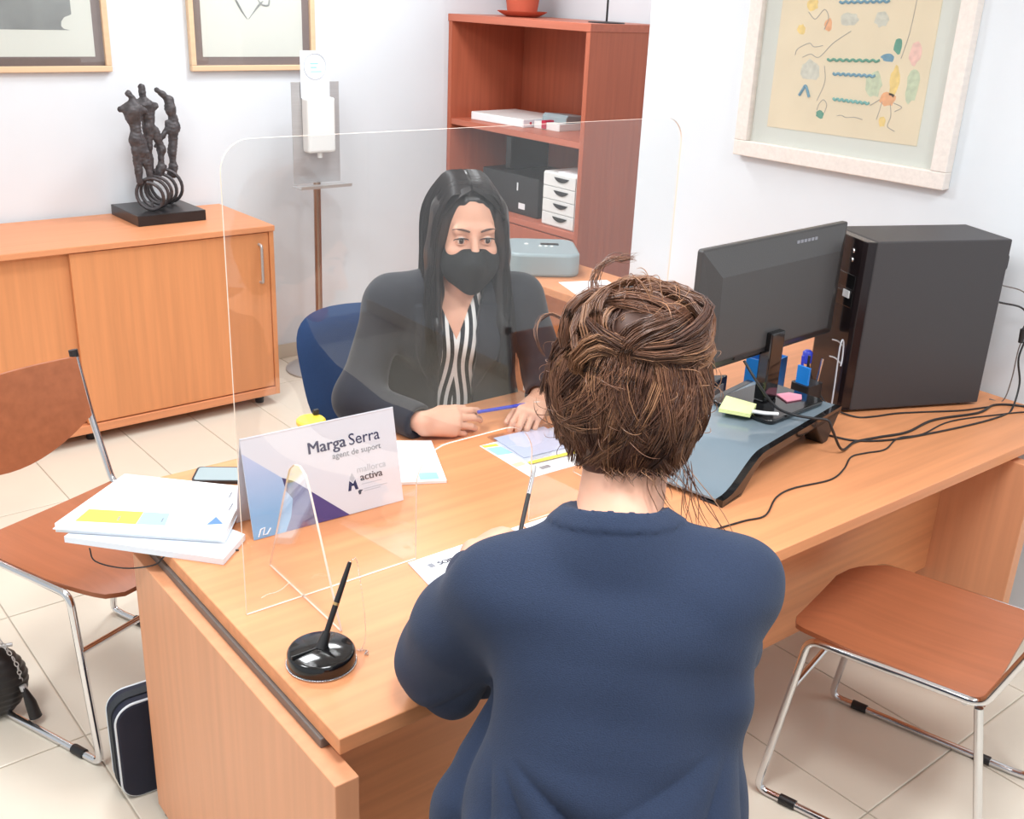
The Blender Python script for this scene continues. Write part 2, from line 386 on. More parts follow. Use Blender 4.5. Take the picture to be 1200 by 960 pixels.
# things on the shelves
t = empty('box_file', (3.66, 4.40, 1.165), math.radians(4), 'flat white box file lying on the upper bookcase shelf', 'box')
MB().box((-.15, -.20, 0), (.17, .20, .042)).build('body', M['white'], t, bevel=.003)
MB().box((-.1515, -.19, .004), (-.15, .19, .038)).build('spine', M['paper'], t)
MB().box((-.15, -.2015, .004), (.165, -.2, .038)).build('end_label', M['paper2'], t)
MB().lathe([(.007, 0), (.007, .0012), (.004, .0014)], 14, fr=lambda x, y, z: (-.10 + x, -.2015 - z, .021 + y)).build('finger_ring', M['red'], t)
t = empty('document_tray', (3.74, 4.13, 1.165), math.radians(4), 'small clear topped tray box beside the white box file', 'tray')
MB().box((-.15, -.12, 0), (.12, .06, .036)).build('body', M['white'], t, bevel=.003)
MB().prism([(-.10, .036), (-.10, .062), (-.085, .075), (.10, .06), (.11, .036)], -.115, .055, fr=lambda x, y, z: (x, z, y)).build('raised_lid', M['grey_dev'], t, bevel=.004)
MB().box((-.153, -.03, .0362), (.0, .0, .044)).build('strap', M['red'], t, bevel=.002)
MB().box((-.158, -.03, .004), (-.1505, .0, .044)).build('strap_end', M['red'], t, bevel=.002)
t = empty('drawer_unit', (3.455, 3.70, .735), 0, 'white four drawer desktop unit on the lower bookcase shelf', 'drawer unit')
MB().box((.004, -.005, 0), (.30, .235, .262)).build('body', M['white'], t, bevel=.003)
for k in range(4):
    d_ = MB().box((-.004, 0, .006 + k * .0635), (.004, .23, .066 + k * .0635)).build('drawer', M['white'], t, bevel=.002)
    z = .043 + k * .0635
    pts = [(.045 + .105 * i / 10, z + .009 - (0 if i in (0, 10) else 0)) for i in range(11)] + [(.15 - .105 * i / 10, z + .009 - .022 * math.sin(math.pi * i / 10) ** .7) for i in range(1, 10)]
    MB().prism(pts, 0, .004, fr=lambda x, y, zz: (-.004 - zz, x, y)).build('finger_slot', M['black'], d_)
o = MB().prism(rrect(.21, .15, .002, 1), 0, .008).build('notepad', M['paper'], None, (3.57, 3.77, .997), .1)
tag(o, 'thin white pad lying on top of the drawer unit', 'notepad')
t = empty('document_box', (3.50, 4.02, .735), 0, 'black document box in the shadow of the lower shelf', 'box')
MB().box((0, 0, 0), (.34, .46, .20)).build('body', M['black'], t, bevel=.006)
MB().box((-.002, .10, .03), (0, .15, .06)).build('label_plate', M['paper'], t)
MB().box((-.003, .16, .12), (0, .168, .16)).build('label_tab', M['paper'], t)
t = empty('grey_folder', (3.56, 4.32, .936), 0, 'dark grey upright folder standing on the black document box', 'folder')
MB().box((0, 0, 0), (.26, .045, .17)).build('cover', M['pc_front'], t, bevel=.003)
MB().box((.004, .006, .004), (.264, .039, .166)).build('pages', M['paper'], t)

# ------------------------------------------------------------------ framed pictures
def frame(t, w_, h_, fw_, dp, mt, ax):
    # frame bars in local (u, depth, z); ax(u,d,z) maps to the thing's coordinates
    for (a, b_) in (((-w_ / 2, 0), (w_ / 2, fw_)), ((-w_ / 2, h_ - fw_), (w_ / 2, h_)), ((-w_ / 2, fw_), (-w_ / 2 + fw_, h_ - fw_)), ((w_ / 2 - fw_, fw_), (w_ / 2, h_ - fw_))):
        mb = MB(); mb.box((a[0], 0, a[1]), (b_[0], dp, b_[1])); mb.v = [ax(*p) for p in mb.v]
        mb.build('frame_bar', mt, t, bevel=.003)
def flat(t, name, pts, d0_, d1_, mt, ax):
    mb = MB().prism(pts, d0_, d1_, fr=lambda x, y, z: ax(x, z, y)); return mb.build(name, mt, t)
axL = lambda u, d, z: (u, -d, z)
def oak_picture(x0, x1, z0, h_, label):
    t = empty('framed_picture', ((x0 + x1) / 2, 4.699, z0), 0, label, 'picture')
    w_ = x1 - x0; frame(t, w_, h_, .024, .028, M['oak'], axL)
    flat(t, 'mount', [(-w_ / 2 + .02, .02), (w_ / 2 - .02, .02), (w_ / 2 - .02, h_ - .02), (-w_ / 2 + .02, h_ - .02)], .004, .010, M['brown_mat'], axL)
    flat(t, 'print_paper', [(-w_ / 2 + .062, .06), (w_ / 2 - .062, .06), (w_ / 2 - .062, h_ - .06), (-w_ / 2 + .062, h_ - .06)], .010, .012, M['cream'], axL)
    flat(t, 'glazing', [(-w_ / 2 + .022, .022), (w_ / 2 - .022, .022), (w_ / 2 - .022, h_ - .022), (-w_ / 2 + .022, h_ - .022)], .018, .020, M['acrylic'], axL)
    return t
t = oak_picture(.97, 1.655, 1.418, .80, 'oak framed print with a large grey block with a notched corner')
pts = [(-.26, .163)] + [(.19, .163)]
pts += [(.165, .168), (.155, .178), (.157, .195), (.17, .212), (.2, .224), (.20, .62), (-.26, .62)]
flat(t, 'print_block', pts, .012, .0125, M['etching'], axL)
t = oak_picture(2.005, 2.625, 1.416, .80, 'oak framed pale print with loose pencil curves beside the dispenser')
for pts in ([(-.10, .42), (-.085, .32), (-.055, .26), (-.028, .222)], [(-.02, .222), (.03, .28), (.055, .30)], [(.02, .33), (.04, .29), (.075, .282), (.085, .30), (.088, .34)]):
    P = spline([(u, -.0125, z) for u, z in pts], 6); n = len(P)
    MB().tube(P, [.0012 + .0035 * math.sin(math.pi * i / n) ** 2 for i in range(n)], 6).build('pencil_stroke', M['etching'], t)

axR = lambda u, d, z: (-d, -u, z)   # wall_right: u to the viewer's right is -y
t = empty('framed_drawing', (3.0795, 2.05, 1.298), 0, 'large white framed drawing with coloured scribbles on cream paper', 'picture')
fw_, h_, w_ = .052, 1.0, .81
frame(t, w_, h_, fw_, .038, M['frame_white'], axR)
flat(t, 'mount', [(-w_ / 2 + .04, .04), (w_ / 2 - .04, .04), (w_ / 2 - .04, h_ - .04), (-w_ / 2 + .04, h_ - .04)], .006, .012, M['cream'], axR)
flat(t, 'drawing_paper', [(-.288, .108), (.282, .114), (.282, h_ - .11), (-.288, h_ - .11)], .012, .014, M['art_paper'], axR)
def ink(name, c): return mat(name, c, rough=.85, var=.12, scale=60)
I_teal, I_blue, I_green, I_pgreen = ink('teal_crayon', S(120, 180, 176)), ink('blue_crayon', S(112, 158, 182)), ink('green_crayon', S(98, 160, 138)), ink('pale_green_wash', S(204, 214, 184))
I_grey, I_or, I_yel, I_pk, I_pen = ink('pale_grey_wash', S(214, 212, 198)), ink('orange_crayon', S(240, 178, 130)), ink('yellow_crayon', S(244, 214, 136)), ink('pink_wash', S(242, 200, 188)), ink('pen_line', S(168, 160, 156))
U = lambda y: 2.05 - y
Z = lambda z: z - 1.298
def stroke(pts, r, mt, name='crayon_stroke'):
    P = spline([axR(U(y), .0143, Z(z)) for y, z in pts], 6)
    o = MB().tube(P, r, 6).build(name, mt, t); return o
def blob(y, z, ry, rz, mt, n=14, seed=0):
    rn = random.Random(seed + int(y * 1000)); pts = []
    for i in range(n):
        a = 2 * math.pi * i / n; k = 1 + rn.uniform(-.18, .18); pts.append((U(y) + ry * k * math.cos(a), Z(z) + rz * k * math.sin(a)))
    flat(t, 'colour_patch', pts, .014, .0144, mt, axR)
for y0, z0, y1, z1, mt_ in ((2.117, 1.813, 1.94, 1.822, I_blue), (2.132, 1.639, 1.942, 1.649, I_green), (2.103, 1.598, 1.949, 1.603, I_blue), (2.089, 1.521, 1.954, 1.52, I_teal), (2.10, 1.90, 1.95, 1.91, I_teal)):
    P = []; n = 16
    for i in range(n + 1):
        P.append((y0 + (y1 - y0) * i / n, z0 + (z1 - z0) * i / n + .0025 * (-1) ** i))
    stroke(P, .0042, mt_)
for a in ((1.914, 1.66, .024, .012, I_blue), (1.887, 1.694, .014, .022, I_green), (1.826, 1.68, .02, .034, I_pk), (2.191, 1.602, .038, .032, I_grey), (2.074, 1.764, .036, .02, I_grey), (1.957, 1.769, .026, .022, I_grey),
          (1.815, 1.584, .022, .05, I_pgreen), (1.949, 1.579, .03, .04, I_pgreen), (1.879, 1.592, .016, .045, I_yel), (1.893, 1.54, .026, .02, I_or), (1.899, 1.471, .014, .016, I_yel), (2.13, 1.468, .016, .013, I_green), (2.218, 1.803, .022, .018, I_yel), (2.249, 1.725, .016, .016, I_yel), (2.147, 1.744, .014, .02, I_or), (2.15, 1.92, .03, .02, I_pk), (1.86, 1.88, .03, .03, I_pgreen)):
    blob(*a)
stroke([(2.222, 1.52), (2.21, 1.54), (2.203, 1.552), (2.193, 1.54), (2.182, 1.518)], .005, I_blue)
for pts in ([(2.26, 1.645), (2.253, 1.665), (2.211, 1.685), (2.19, 1.675), (2.157, 1.681)], [(2.23, 1.64), (2.20, 1.652), (2.165, 1.645), (2.12, 1.69), (2.06, 1.73)], [(2.14, 1.62), (2.13, 1.57), (2.15, 1.51)], [(2.145, 1.48), (2.14, 1.50), (2.125, 1.515), (2.11, 1.50), (2.115, 1.475)],
            [(1.91, 1.53), (1.915, 1.50), (1.92, 1.475)], [(1.88, 1.525), (1.872, 1.49), (1.878, 1.46), (1.86, 1.45), (1.85, 1.447)], [(1.95, 1.515), (1.92, 1.535)], [(1.87, 1.53), (1.84, 1.52), (1.862, 1.505)], [(1.87, 1.66), (1.855, 1.74), (1.85, 1.83), (1.848, 1.92)], [(2.065, 1.47), (2.05, 1.474), (2.03, 1.469), (2.0, 1.473), (1.97, 1.469)], [(2.23, 1.78), (2.20, 1.76), (2.17, 1.79), (2.15, 1.765), (2.16, 1.73)]):
    stroke(pts, .0011, I_pen, 'pen_line')
flat(t, 'glazing', [(-w_ / 2 + .045, .045), (w_ / 2 - .045, .045), (w_ / 2 - .045, h_ - .045), (-w_ / 2 + .045, h_ - .045)], .022, .024, M['acrylic'], axR)

# ------------------------------------------------------------------ dispenser stand
t = empty('dispenser_stand', (2.478, 4.45, 0), 0, 'steel hand gel dispenser stand with a white sign against the wall', 'stand')
MB().lathe([(.165, 0), (.168, .003), (.168, .009), (.16, .012), (.03, .013)], 40).build('base_plate', M['steel'], t, smooth=30)
MB().tube([(0, 0, .012), (.01, 0, .93)], .017, 18).build('pole', M['bronze_pole'], t, smooth=50)
MB().box((-.115, -.012, .93), (.13, -.008, 1.385)).build('back_plate', M['steel'], t, bevel=.001)
MB().prism([(-.01, .0), (-.10, .0), (-.104, .014), (-.10, .014), (-.097, .004), (-.01, .004)], -.125, .14, fr=lambda x, y, z: (z, x, .917 + y)).build('drip_tray', M['steel'], t)
MB().box((-.068, -.075, 1.075), (.075, -.0125, 1.32)).build('dispenser_body', M['white'], t, bevel=.012, seg=3)
MB().lathe([(.012, 1.05), (.012, 1.076)], 14, c=(.005, -.045, 0)).build('nozzle', M['white'], t, smooth=40)
sg = MB().box((-.07, -.02, 1.315), (.077, -.018, 1.52)).build('sign_card', M['paper2'], t)
MB().tube([(.004 + .056 * math.cos(a), -.0205, 1.452 + .056 * math.sin(a)) for a in [2 * math.pi * i / 40 for i in range(40)]], .0022, 6, closed=True).build('printed_ring', M['ink_light'], sg)
for k, (l_, x0, tk) in enumerate(((.034, -.022, .0028), (.04, -.02, .006), (.03, -.018, .006), (.055, -.018, .004))):
    MB().box((x0, -.0205, 1.478 - k * .017), (x0 + l_, -.02, 1.478 - k * .017 + tk)).build('print_line', M['sky'] if k else M['ink_light'], sg)

# ------------------------------------------------------------------ wooden chairs with chrome frame
def make_chair():
    t = empty('chrome_chair')
    T = .0095
    for s in (-1, 1):
        p = fillet([(s * .232, -.315, .815), (s * .232, -.275, .645), (s * .225, -.205, .462), (s * .225, .175, .456), (s * .24, .235, T), (s * .24, -.25, T)], .03)
        MB().tube(p, T, 10).build('side_frame', M['chrome'], t, smooth=60)
        MB().tube(fillet([(s * .24, -.24, T), (s * .24, -.285, T + .004), (s * .228, -.2, .455)], .03), T, 10).build('rear_leg', M['chrome'], t, smooth=60)
        for y in (.155, -.17): MB().tube([(s * .24, y - .02, T + .001), (s * .24, y + .02, T + .001)], .0125, 10).build('floor_glide', M['black'], t, smooth=50)
        MB().tube([(s * .232, -.318, .812), (s * .232, -.322, .834)], .0125, 12).build('end_cap', M['black'], t, smooth=50)
    MB().tube([(-.228, .197, .31), (.228, .197, .31)], .008, 10).build('crossbar', M['chrome'], t, smooth=60)
    MB().tube([(-.225, -.17, .453), (.225, -.17, .453)], .008, 10).build('crossbar', M['chrome'], t, smooth=60)
    # seat shell
    nx, ny = 16, 26
    def seat(u, v, th):
        y = -.21 + .455 * v
        hw = .222
        if v > .62: hw = .222 - .095 * (1 - math.sqrt(max(0, 1 - ((v - .62) / .38) ** 2)))
        x = u * hw
        z = .470 - .016 * (1 - u * u) * math.sin(math.pi * min(1, v * .9 + .05)) - (.03 * ((v - .72) / .28) ** 2 if v > .72 else 0) - th
        return (x, y, z)
    g = [[seat(-1 + 2 * i / nx, j / ny, 0) for i in range(nx + 1)] for j in range(ny + 1)]
    mb = MB(); N = (nx + 1) * (ny + 1)
    vs_ = [p for row in g for p in row] + [(p[0], p[1], p[2] - .012) for row in g for p in row]
    q = lambda i, j: j * (nx + 1) + i
    fs_ = [(q(i, j), q(i + 1, j), q(i + 1, j + 1), q(i, j + 1)) for i in range(nx) for j in range(ny)]
    fs_ += [(N + q(i, j), N + q(i, j + 1), N + q(i + 1, j + 1), N + q(i + 1, j)) for i in range(nx) for j in range(ny)]
    bd = [q(i, 0) for i in range(nx + 1)] + [q(nx, j) for j in range(1, ny + 1)] + [q(i, ny) for i in range(nx - 1, -1, -1)] + [q(0, j) for j in range(ny - 1, 0, -1)]
    fs_ += [(bd[k], N + bd[k], N + bd[(k + 1) % len(bd)], bd[(k + 1) % len(bd)]) for k in range(len(bd))]
    mb.add(vs_, fs_).build('seat', M['plywood'], t, smooth=40)
    # backrest shell
    nx, ny = 14, 6; vs_ = []
    for sd in (0, 1):
        for j in range(ny + 1):
            for i in range(nx + 1):
                u = -1 + 2 * i / nx; v = j / ny
                zb = .655 - .085 * (1 - u * u); zt = .818
                z = zb + (zt - zb) * v
                y = -.275 - (z - .645) * .235 - .035 * (1 - u * u) + (0.010 if sd else 0)
                vs_.append((u * .228, y, z))
    N = (nx + 1) * (ny + 1)
    fs_ = [(q(i, j), q(i, j + 1), q(i + 1, j + 1), q(i + 1, j)) for i in range(nx) for j in range(ny)]
    fs_ += [(N + q(i, j), N + q(i + 1, j), N + q(i + 1, j + 1), N + q(i, j + 1)) for i in range(nx) for j in range(ny)]
    bd = [q(i, 0) for i in range(nx + 1)] + [q(nx, j) for j in range(1, ny + 1)] + [q(i, ny) for i in range(nx - 1, -1, -1)] + [q(0, j) for j in range(ny - 1, 0, -1)]
    fs_ += [(bd[k], bd[(k + 1) % len(bd)], N + bd[(k + 1) % len(bd)], N + bd[k]) for k in range(len(bd))]
    MB().add(vs_, fs_).build('backrest', M['plywood'], t, smooth=40)
    return t
GRP = 'wood and chrome visitor chairs'
ch = make_chair()
ch.location = (2.12, 1.003, 0); ch.rotation_euler.z = math.radians(13.3)
tag(ch, 'empty wooden chair with chrome sled legs beside the woman in navy', 'chair', GRP)
c2 = copy_tree(ch); c2.location = (.735, 2.50, 0); c2.rotation_euler.z = math.atan2(-.35, -.937)
tag(c2, 'wooden chair with chrome frame beyond the desk end, black handbag beside it', 'chair', GRP)

# ------------------------------------------------------------------ swivel chair
t = empty('swivel_chair', (1.757, 2.44, 0), math.atan2(.46, -.888), 'blue fabric office chair with curved back behind the masked woman', 'chair')
def pad(w_, h_, dp, bend, r, name, frm):
    nx, ny = 20, 14; vs_ = []
    for sd in (0, 1):
        for j in range(ny + 1):
            for i in range(nx + 1):
                u = -1 + 2 * i / nx; v = -1 + 2 * j / ny
                k = min(1, (1 - max(abs(u), abs(v)) ** 6) ** .5 if max(abs(u), abs(v)) < 1 else 0)
                # superellipse outline
                den = max(1e-6, (abs(u) ** 4 + abs(v) ** 4) ** .25); mxx = max(abs(u), abs(v)); s_ = mxx / den
                x = u * s_ * w_ / 2; y = v * s_ * h_ / 2
                e = math.sqrt(max(0, 1 - mxx ** 5))
                d = (dp / 2) * e * (1 if sd else -1) + bend * (x / (w_ / 2)) ** 2
                vs_.append(frm(x, y, d))
    N = (nx + 1) * (ny + 1); q = lambda i, j: j * (nx + 1) + i
    fs_ = [(q(i, j), q(i, j + 1), q(i + 1, j + 1), q(i + 1, j)) for i in range(nx) for j in range(ny)] + [(N + q(i, j), N + q(i + 1, j), N + q(i + 1, j + 1), N + q(i, j + 1)) for i in range(nx) for j in range(ny)]
    o = MB().add(vs_, fs_).build(name, M['fabric_blue'], t, smooth=180)
    return o
pad(.48, .46, .08, 0, .1, 'seat', lambda x, y, d: (x, y + .04, .455 + d))
pad(.54, .42, .06, .06, .1, 'backrest', lambda x, y, d: (x * (1 + .25 * y / .42) + .13, -.25 + d - y * .12, .66 + y))
MB().tube(fillet([(.13, -.31, .62), (.1, -.33, .45), (.0, -.1, .40)], .06), .022, 10).build('back_bar', M['black'], t, smooth=60)
MB().lathe([(.028, .09), (.028, .28), (.02, .28), (.02, .42)], 18).build('gas_column', M['black'], t, smooth=40)
for k in range(5):
    a = k * 2 * math.pi / 5 + .3
    MB().tube([(0, 0, .10), (.14 * math.cos(a), .14 * math.sin(a), .09), (.27 * math.cos(a), .27 * math.sin(a), .065)], [.028, .024, .016], 10).build('base_arm', M['black'], t, smooth=60)
    c_ = (.27 * math.cos(a), .27 * math.sin(a), .027)
    MB().lathe([(.018, -.02), (.027, -.014), (.027, .014), (.018, .02)], 16, fr=lambda x, y, z: (c_[0] + z * math.cos(a + 1.2) - y * math.sin(a + 1.2), c_[1] + z * math.sin(a + 1.2) + y * math.cos(a + 1.2), c_[2] + x)).build('caster', M['black'], t, smooth=40)

# ------------------------------------------------------------------ implicit surfaces (for organic shapes)
class SDF:
    def __init__(s, lo, hi, h):
        s.lo = np.array(lo, float); s.h = h; s.n = np.ceil((np.array(hi, float) - s.lo) / h).astype(int) + 1
        s.v = np.full(s.n, .5, np.float32)
    def sub(s, lo, hi):
        a = np.clip(np.floor((np.array(lo) - s.lo) / s.h).astype(int), 0, s.n); b = np.clip(np.ceil((np.array(hi) - s.lo) / s.h).astype(int) + 1, 0, s.n)
        if (b <= a).any(): return None
        g = [((np.arange(a[i], b[i]) * s.h) + s.lo[i]).astype(np.float32) for i in range(3)]
        return (slice(a[0], b[0]), slice(a[1], b[1]), slice(a[2], b[2])), g[0][:, None, None], g[1][None, :, None], g[2][None, None, :]
    def apply(s, fn, lo, hi, k=.01, op='u'):
        q = s.sub(lo, hi)
        if q is None: return s
        sl, X, Y, Z = q; d = fn(X, Y, Z).astype(np.float32); a = s.v[sl]
        if op == 'u':
            h = np.maximum(k - np.abs(a - d), 0) / k; s.v[sl] = np.minimum(a, d) - h * h * k * .25
        elif op == 's':
            d = -d; h = np.maximum(k - np.abs(a - d), 0) / k; s.v[sl] = np.maximum(a, d) + h * h * k * .25
        else:
            h = np.maximum(k - np.abs(a - d), 0) / k; s.v[sl] = np.maximum(a, d) + h * h * k * .25
        return s
    def cap(s, a, b, ra, rb=None, k=.01, op='u', sq=None):
        rb = ra if rb is None else rb; a = np.array(a, float); b = np.array(b, float); ba = b - a; L2 = max(ba @ ba, 1e-12)
        m_ = max(ra, rb) * (1 / min(1, sq[1]) if sq else 1) + k + .015
        def fn(X, Y, Z):
            px, py, pz = X - a[0], Y - a[1], Z - a[2]
            t = np.clip((px * ba[0] + py * ba[1] + pz * ba[2]) / L2, 0, 1)
            dx, dy, dz = px - t * ba[0], py - t * ba[1], pz - t * ba[2]
            if sq:
                n = np.array(sq[0], float); n /= np.linalg.norm(n); e = (dx * n[0] + dy * n[1] + dz * n[2]) * (sq[1] - 1)
                dx, dy, dz = dx + e * n[0], dy + e * n[1], dz + e * n[2]
            return np.sqrt(dx * dx + dy * dy + dz * dz) - (ra + (rb - ra) * t)
        return s.apply(fn, np.minimum(a, b) - m_, np.maximum(a, b) + m_, k, op)
    def chain(s, pts, rs, k=.01, op='u', sq=None):
        for i in range(len(pts) - 1): s.cap(pts[i], pts[i + 1], rs[i], rs[i + 1], k, op, sq)
        return s
    def ell(s, c, r, rot=None, k=.01, op='u'):
        c = np.array(c, float); r = np.array(r, float); m_ = r.max() + k + .015
        Rm = None if rot is None else np.array(rot)
        def fn(X, Y, Z):
            x, y, z = X - c[0], Y - c[1], Z - c[2]
            if Rm is not None:
                x, y, z = (Rm[0, 0] * x + Rm[1, 0] * y + Rm[2, 0] * z, Rm[0, 1] * x + Rm[1, 1] * y + Rm[2, 1] * z, Rm[0, 2] * x + Rm[1, 2] * y + Rm[2, 2] * z)
            k0 = np.sqrt((x / r[0]) ** 2 + (y / r[1]) ** 2 + (z / r[2]) ** 2)
            k1 = np.sqrt((x / r[0] ** 2) ** 2 + (y / r[1] ** 2) ** 2 + (z / r[2] ** 2) ** 2) + 1e-9
            return k0 * (k0 - 1) / k1
        return s.apply(fn, c - m_, c + m_, k, op)
    def mesh(s, name, mt, parent=None, disp=None, smooth_it=1):
        v = s.v; ins = v < 0
        n = v.shape; c = ins[:-1, :-1, :-1].astype(np.int8)
        tot = np.zeros([i - 1 for i in n], np.int8)
        for dx in (0, 1):
            for dy in (0, 1):
                for dz in (0, 1): tot += ins[dx:n[0] - 1 + dx, dy:n[1] - 1 + dy, dz:n[2] - 1 + dz]
        act = (tot > 0) & (tot < 8)
        idx = -np.ones(act.shape, np.int32); A = np.argwhere(act); idx[act] = np.arange(len(A))
        P = np.zeros((len(A), 3)); cnt = np.zeros(len(A))
        cv = {}
        for d in np.ndindex(2, 2, 2): cv[d] = v[A[:, 0] + d[0], A[:, 1] + d[1], A[:, 2] + d[2]].astype(float)
        for d in np.ndindex(2, 2, 2):
            for ax in range(3):
                if d[ax]: continue
                e = list(d); e[ax] = 1; a, b = cv[d], cv[tuple(e)]
                m_ = (a < 0) != (b < 0); t = np.where(m_, a / np.where(m_, a - b, 1), 0)
                q = np.tile(np.array(d, float), (len(A), 1)); q[:, ax] += t
                P += q * m_[:, None]; cnt += m_
        P = (A + P / np.maximum(cnt, 1)[:, None]) * s.h + s.lo
        F = []
        for ax in range(3):
            o1, o2 = [(1, 2), (2, 0), (0, 1)][ax]
            a = [slice(None)] * 3; b = [slice(None)] * 3; a[ax] = slice(0, n[ax] - 1); b[ax] = slice(1, n[ax])
            ia, ib = ins[tuple(a)], ins[tuple(b)]
            E = np.argwhere(ia != ib); ok = (E[:, o1] > 0) & (E[:, o2] > 0) & (E[:, o1] < n[o1] - 1) & (E[:, o2] < n[o2] - 1); E = E[ok]
            flip = ia[E[:, 0], E[:, 1], E[:, 2]]
            def id_(u, w_):
                q = E.copy(); q[:, o1] -= u; q[:, o2] -= w_; return idx[q[:, 0], q[:, 1], q[:, 2]]
            Q = np.stack([id_(1, 1), id_(0, 1), id_(0, 0), id_(1, 0)], 1)
            Q[~flip] = Q[~flip][:, ::-1]; F.append(Q)
        F = np.concatenate(F)
        # light relaxation
        ed = np.concatenate([F[:, [0, 1]], F[:, [1, 2]], F[:, [2, 3]], F[:, [3, 0]]])
        for _ in range(smooth_it):
            acc = np.zeros_like(P); ct = np.zeros(len(P))
            for k in range(3): acc[:, k] = np.bincount(ed[:, 0], P[ed[:, 1], k], len(P)) + np.bincount(ed[:, 1], P[ed[:, 0], k], len(P))
            ct = np.bincount(ed[:, 0], minlength=len(P)) + np.bincount(ed[:, 1], minlength=len(P))
            P = .45 * P + .55 * acc / np.maximum(ct, 1)[:, None]
        if disp is not None:
            T1 = P[F[:, 2]] - P[F[:, 0]]; T2 = P[F[:, 3]] - P[F[:, 1]]; N = np.cross(T1, T2); VN = np.zeros_like(P)
            for k in range(4):
                for j in range(3): VN[:, j] += np.bincount(F[:, k], N[:, j], len(P))
            VN /= np.linalg.norm(VN, axis=1)[:, None] + 1e-12
            P = P + VN * disp(P)[:, None]
        me = bpy.data.meshes.new(name); me.vertices.add(len(P)); me.vertices.foreach_set('co', P.astype(np.float32).ravel())
        me.loops.add(F.size); me.loops.foreach_set('vertex_index', F.astype(np.int32).ravel())
        me.polygons.add(len(F)); me.polygons.foreach_set('loop_start', np.arange(0, F.size, 4, dtype=np.int32))
        me.update(calc_edges=True); me.validate(); me.materials.append(mt)
        me.polygons.foreach_set('use_smooth', np.ones(len(me.polygons), bool))
        return link(name, me, parent)

def waves(seed, n, freq, amp, aniso=(1, 1, 1)):
    rs = np.random.RandomState(seed); K = rs.normal(size=(n, 3)); K /= np.linalg.norm(K, axis=1)[:, None]
    K = K * np.array(aniso) * freq * rs.uniform(.6, 1.5, (n, 1)); ph = rs.uniform(0, 6.28, n)
    def f(P): return amp * np.sin(P @ K.T + ph).sum(1) / math.sqrt(n)
    return f

# ------------------------------------------------------------------ bronze sculpture
t = empty('bronze_sculpture', (1.735, 4.50, .825), math.radians(1), 'dark bronze sculpture of three thin figures on a coil, on the cabinet', 'sculpture')
MB().box((-.15, -.15, 0), (.15, .15, .045)).build('plinth', M['plinth'], t, bevel=.003)
def sp(px, py, y=0.0):
    return np.array([1.715 + (px - 168) * .00369 - (py - 100) * .0003 - 1.735, y, 1.377 - (py - 100) * .00358 - (px - 168) * .0003 - .825])
def figure(segs, y, h=.0035):
    allp = np.array([sp(*p, y) for sg_ in segs for p in sg_[0]]); f = SDF(allp.min(0) - .05, allp.max(0) + .05, h)
    for pts, rs in segs: f.chain([sp(*p, y) for p in pts], rs, k=.012)
    d1 = waves(3, 10, 160, .0016); d2 = waves(5, 10, 330, .0009)
    return f.mesh('figure', M['bronze'], t, disp=lambda P: d1(P) + d2(P))
figure([([(145, 109), (151, 115)], [.013, .010]), ([(151, 115), (150, 124)], [.010, .015]), ([(137, 127), (150, 126), (163, 127)], [.012, .026, .016]), ([(150, 128), (153, 147)], [.040, .017]), ([(146, 130), (152, 143)], [.02, .018]), ([(153, 147), (154, 160)], [.019, .027]),
        ([(152, 158), (154, 172), (158, 209)], [.021, .018, .013]), ([(157, 158), (163, 174), (171, 207)], [.02, .019, .012])], -.05)
figure([([(166, 102), (167, 108)], [.014, .012]), ([(167, 108), (168, 120)], [.011, .012]), ([(156, 119), (168, 121), (182, 122)], [.012, .020, .013]), ([(170, 122), (173, 147)], [.030, .021]), ([(177, 124), (176, 144)], [.016, .016]), ([(173, 147), (178, 152)], [.022, .022]),
        ([(173, 152), (174, 170), (177, 197)], [.018, .014, .011]), ([(181, 150), (189, 172), (188, 197)], [.018, .017, .011]), ([(188, 193), (186, 199)], [.02, .02])], 0)
figure([([(189, 105), (195, 109)], [.010, .012]), ([(195, 109), (204, 116)], [.010, .016]), ([(203, 116), (205, 126)], [.018, .022]), ([(205, 126), (209, 138)], [.021, .015]), ([(209, 138), (209, 150)], [.018, .024]), ([(202, 142), (211, 146)], [.012, .022]),
        ([(209, 150), (208, 176), (209, 203)], [.022, .017, .014]), ([(203, 147), (195, 159), (188, 170)], [.012, .009, .009]), ([(209, 195), (207, 203)], [.02, .018])], .05)
ax0 = Vector((-.075, -.09, .112)); ax1 = Vector((.085, .075, .128)); ax = (ax1 - ax0).normalized(); e1 = Vector((0, 0, 1)); e1 = (e1 - ax * e1.dot(ax)).normalized(); e2 = ax.cross(e1)
P = []; turns = 5
for i in range(turns * 24 + 1):
    a = 2 * math.pi * i / 24; u = i / (turns * 24); r_ = .058 + .016 * u + .004 * math.sin(9 * u)
    P.append(ax0.lerp(ax1, u) + (e1 * math.cos(a) + e2 * math.sin(a)) * r_)
MB().tube(P, .0072, 8).build('coil', M['bronze'], t, smooth=60)
for px_, y_ in ((.02, -.02), (.075, .03), (-.05, -.06)):
    MB().tube([(px_, y_, .04), (px_ + .005, y_ + .005, .085)], .005, 8).build('coil_pin', M['bronze'], t, smooth=60)

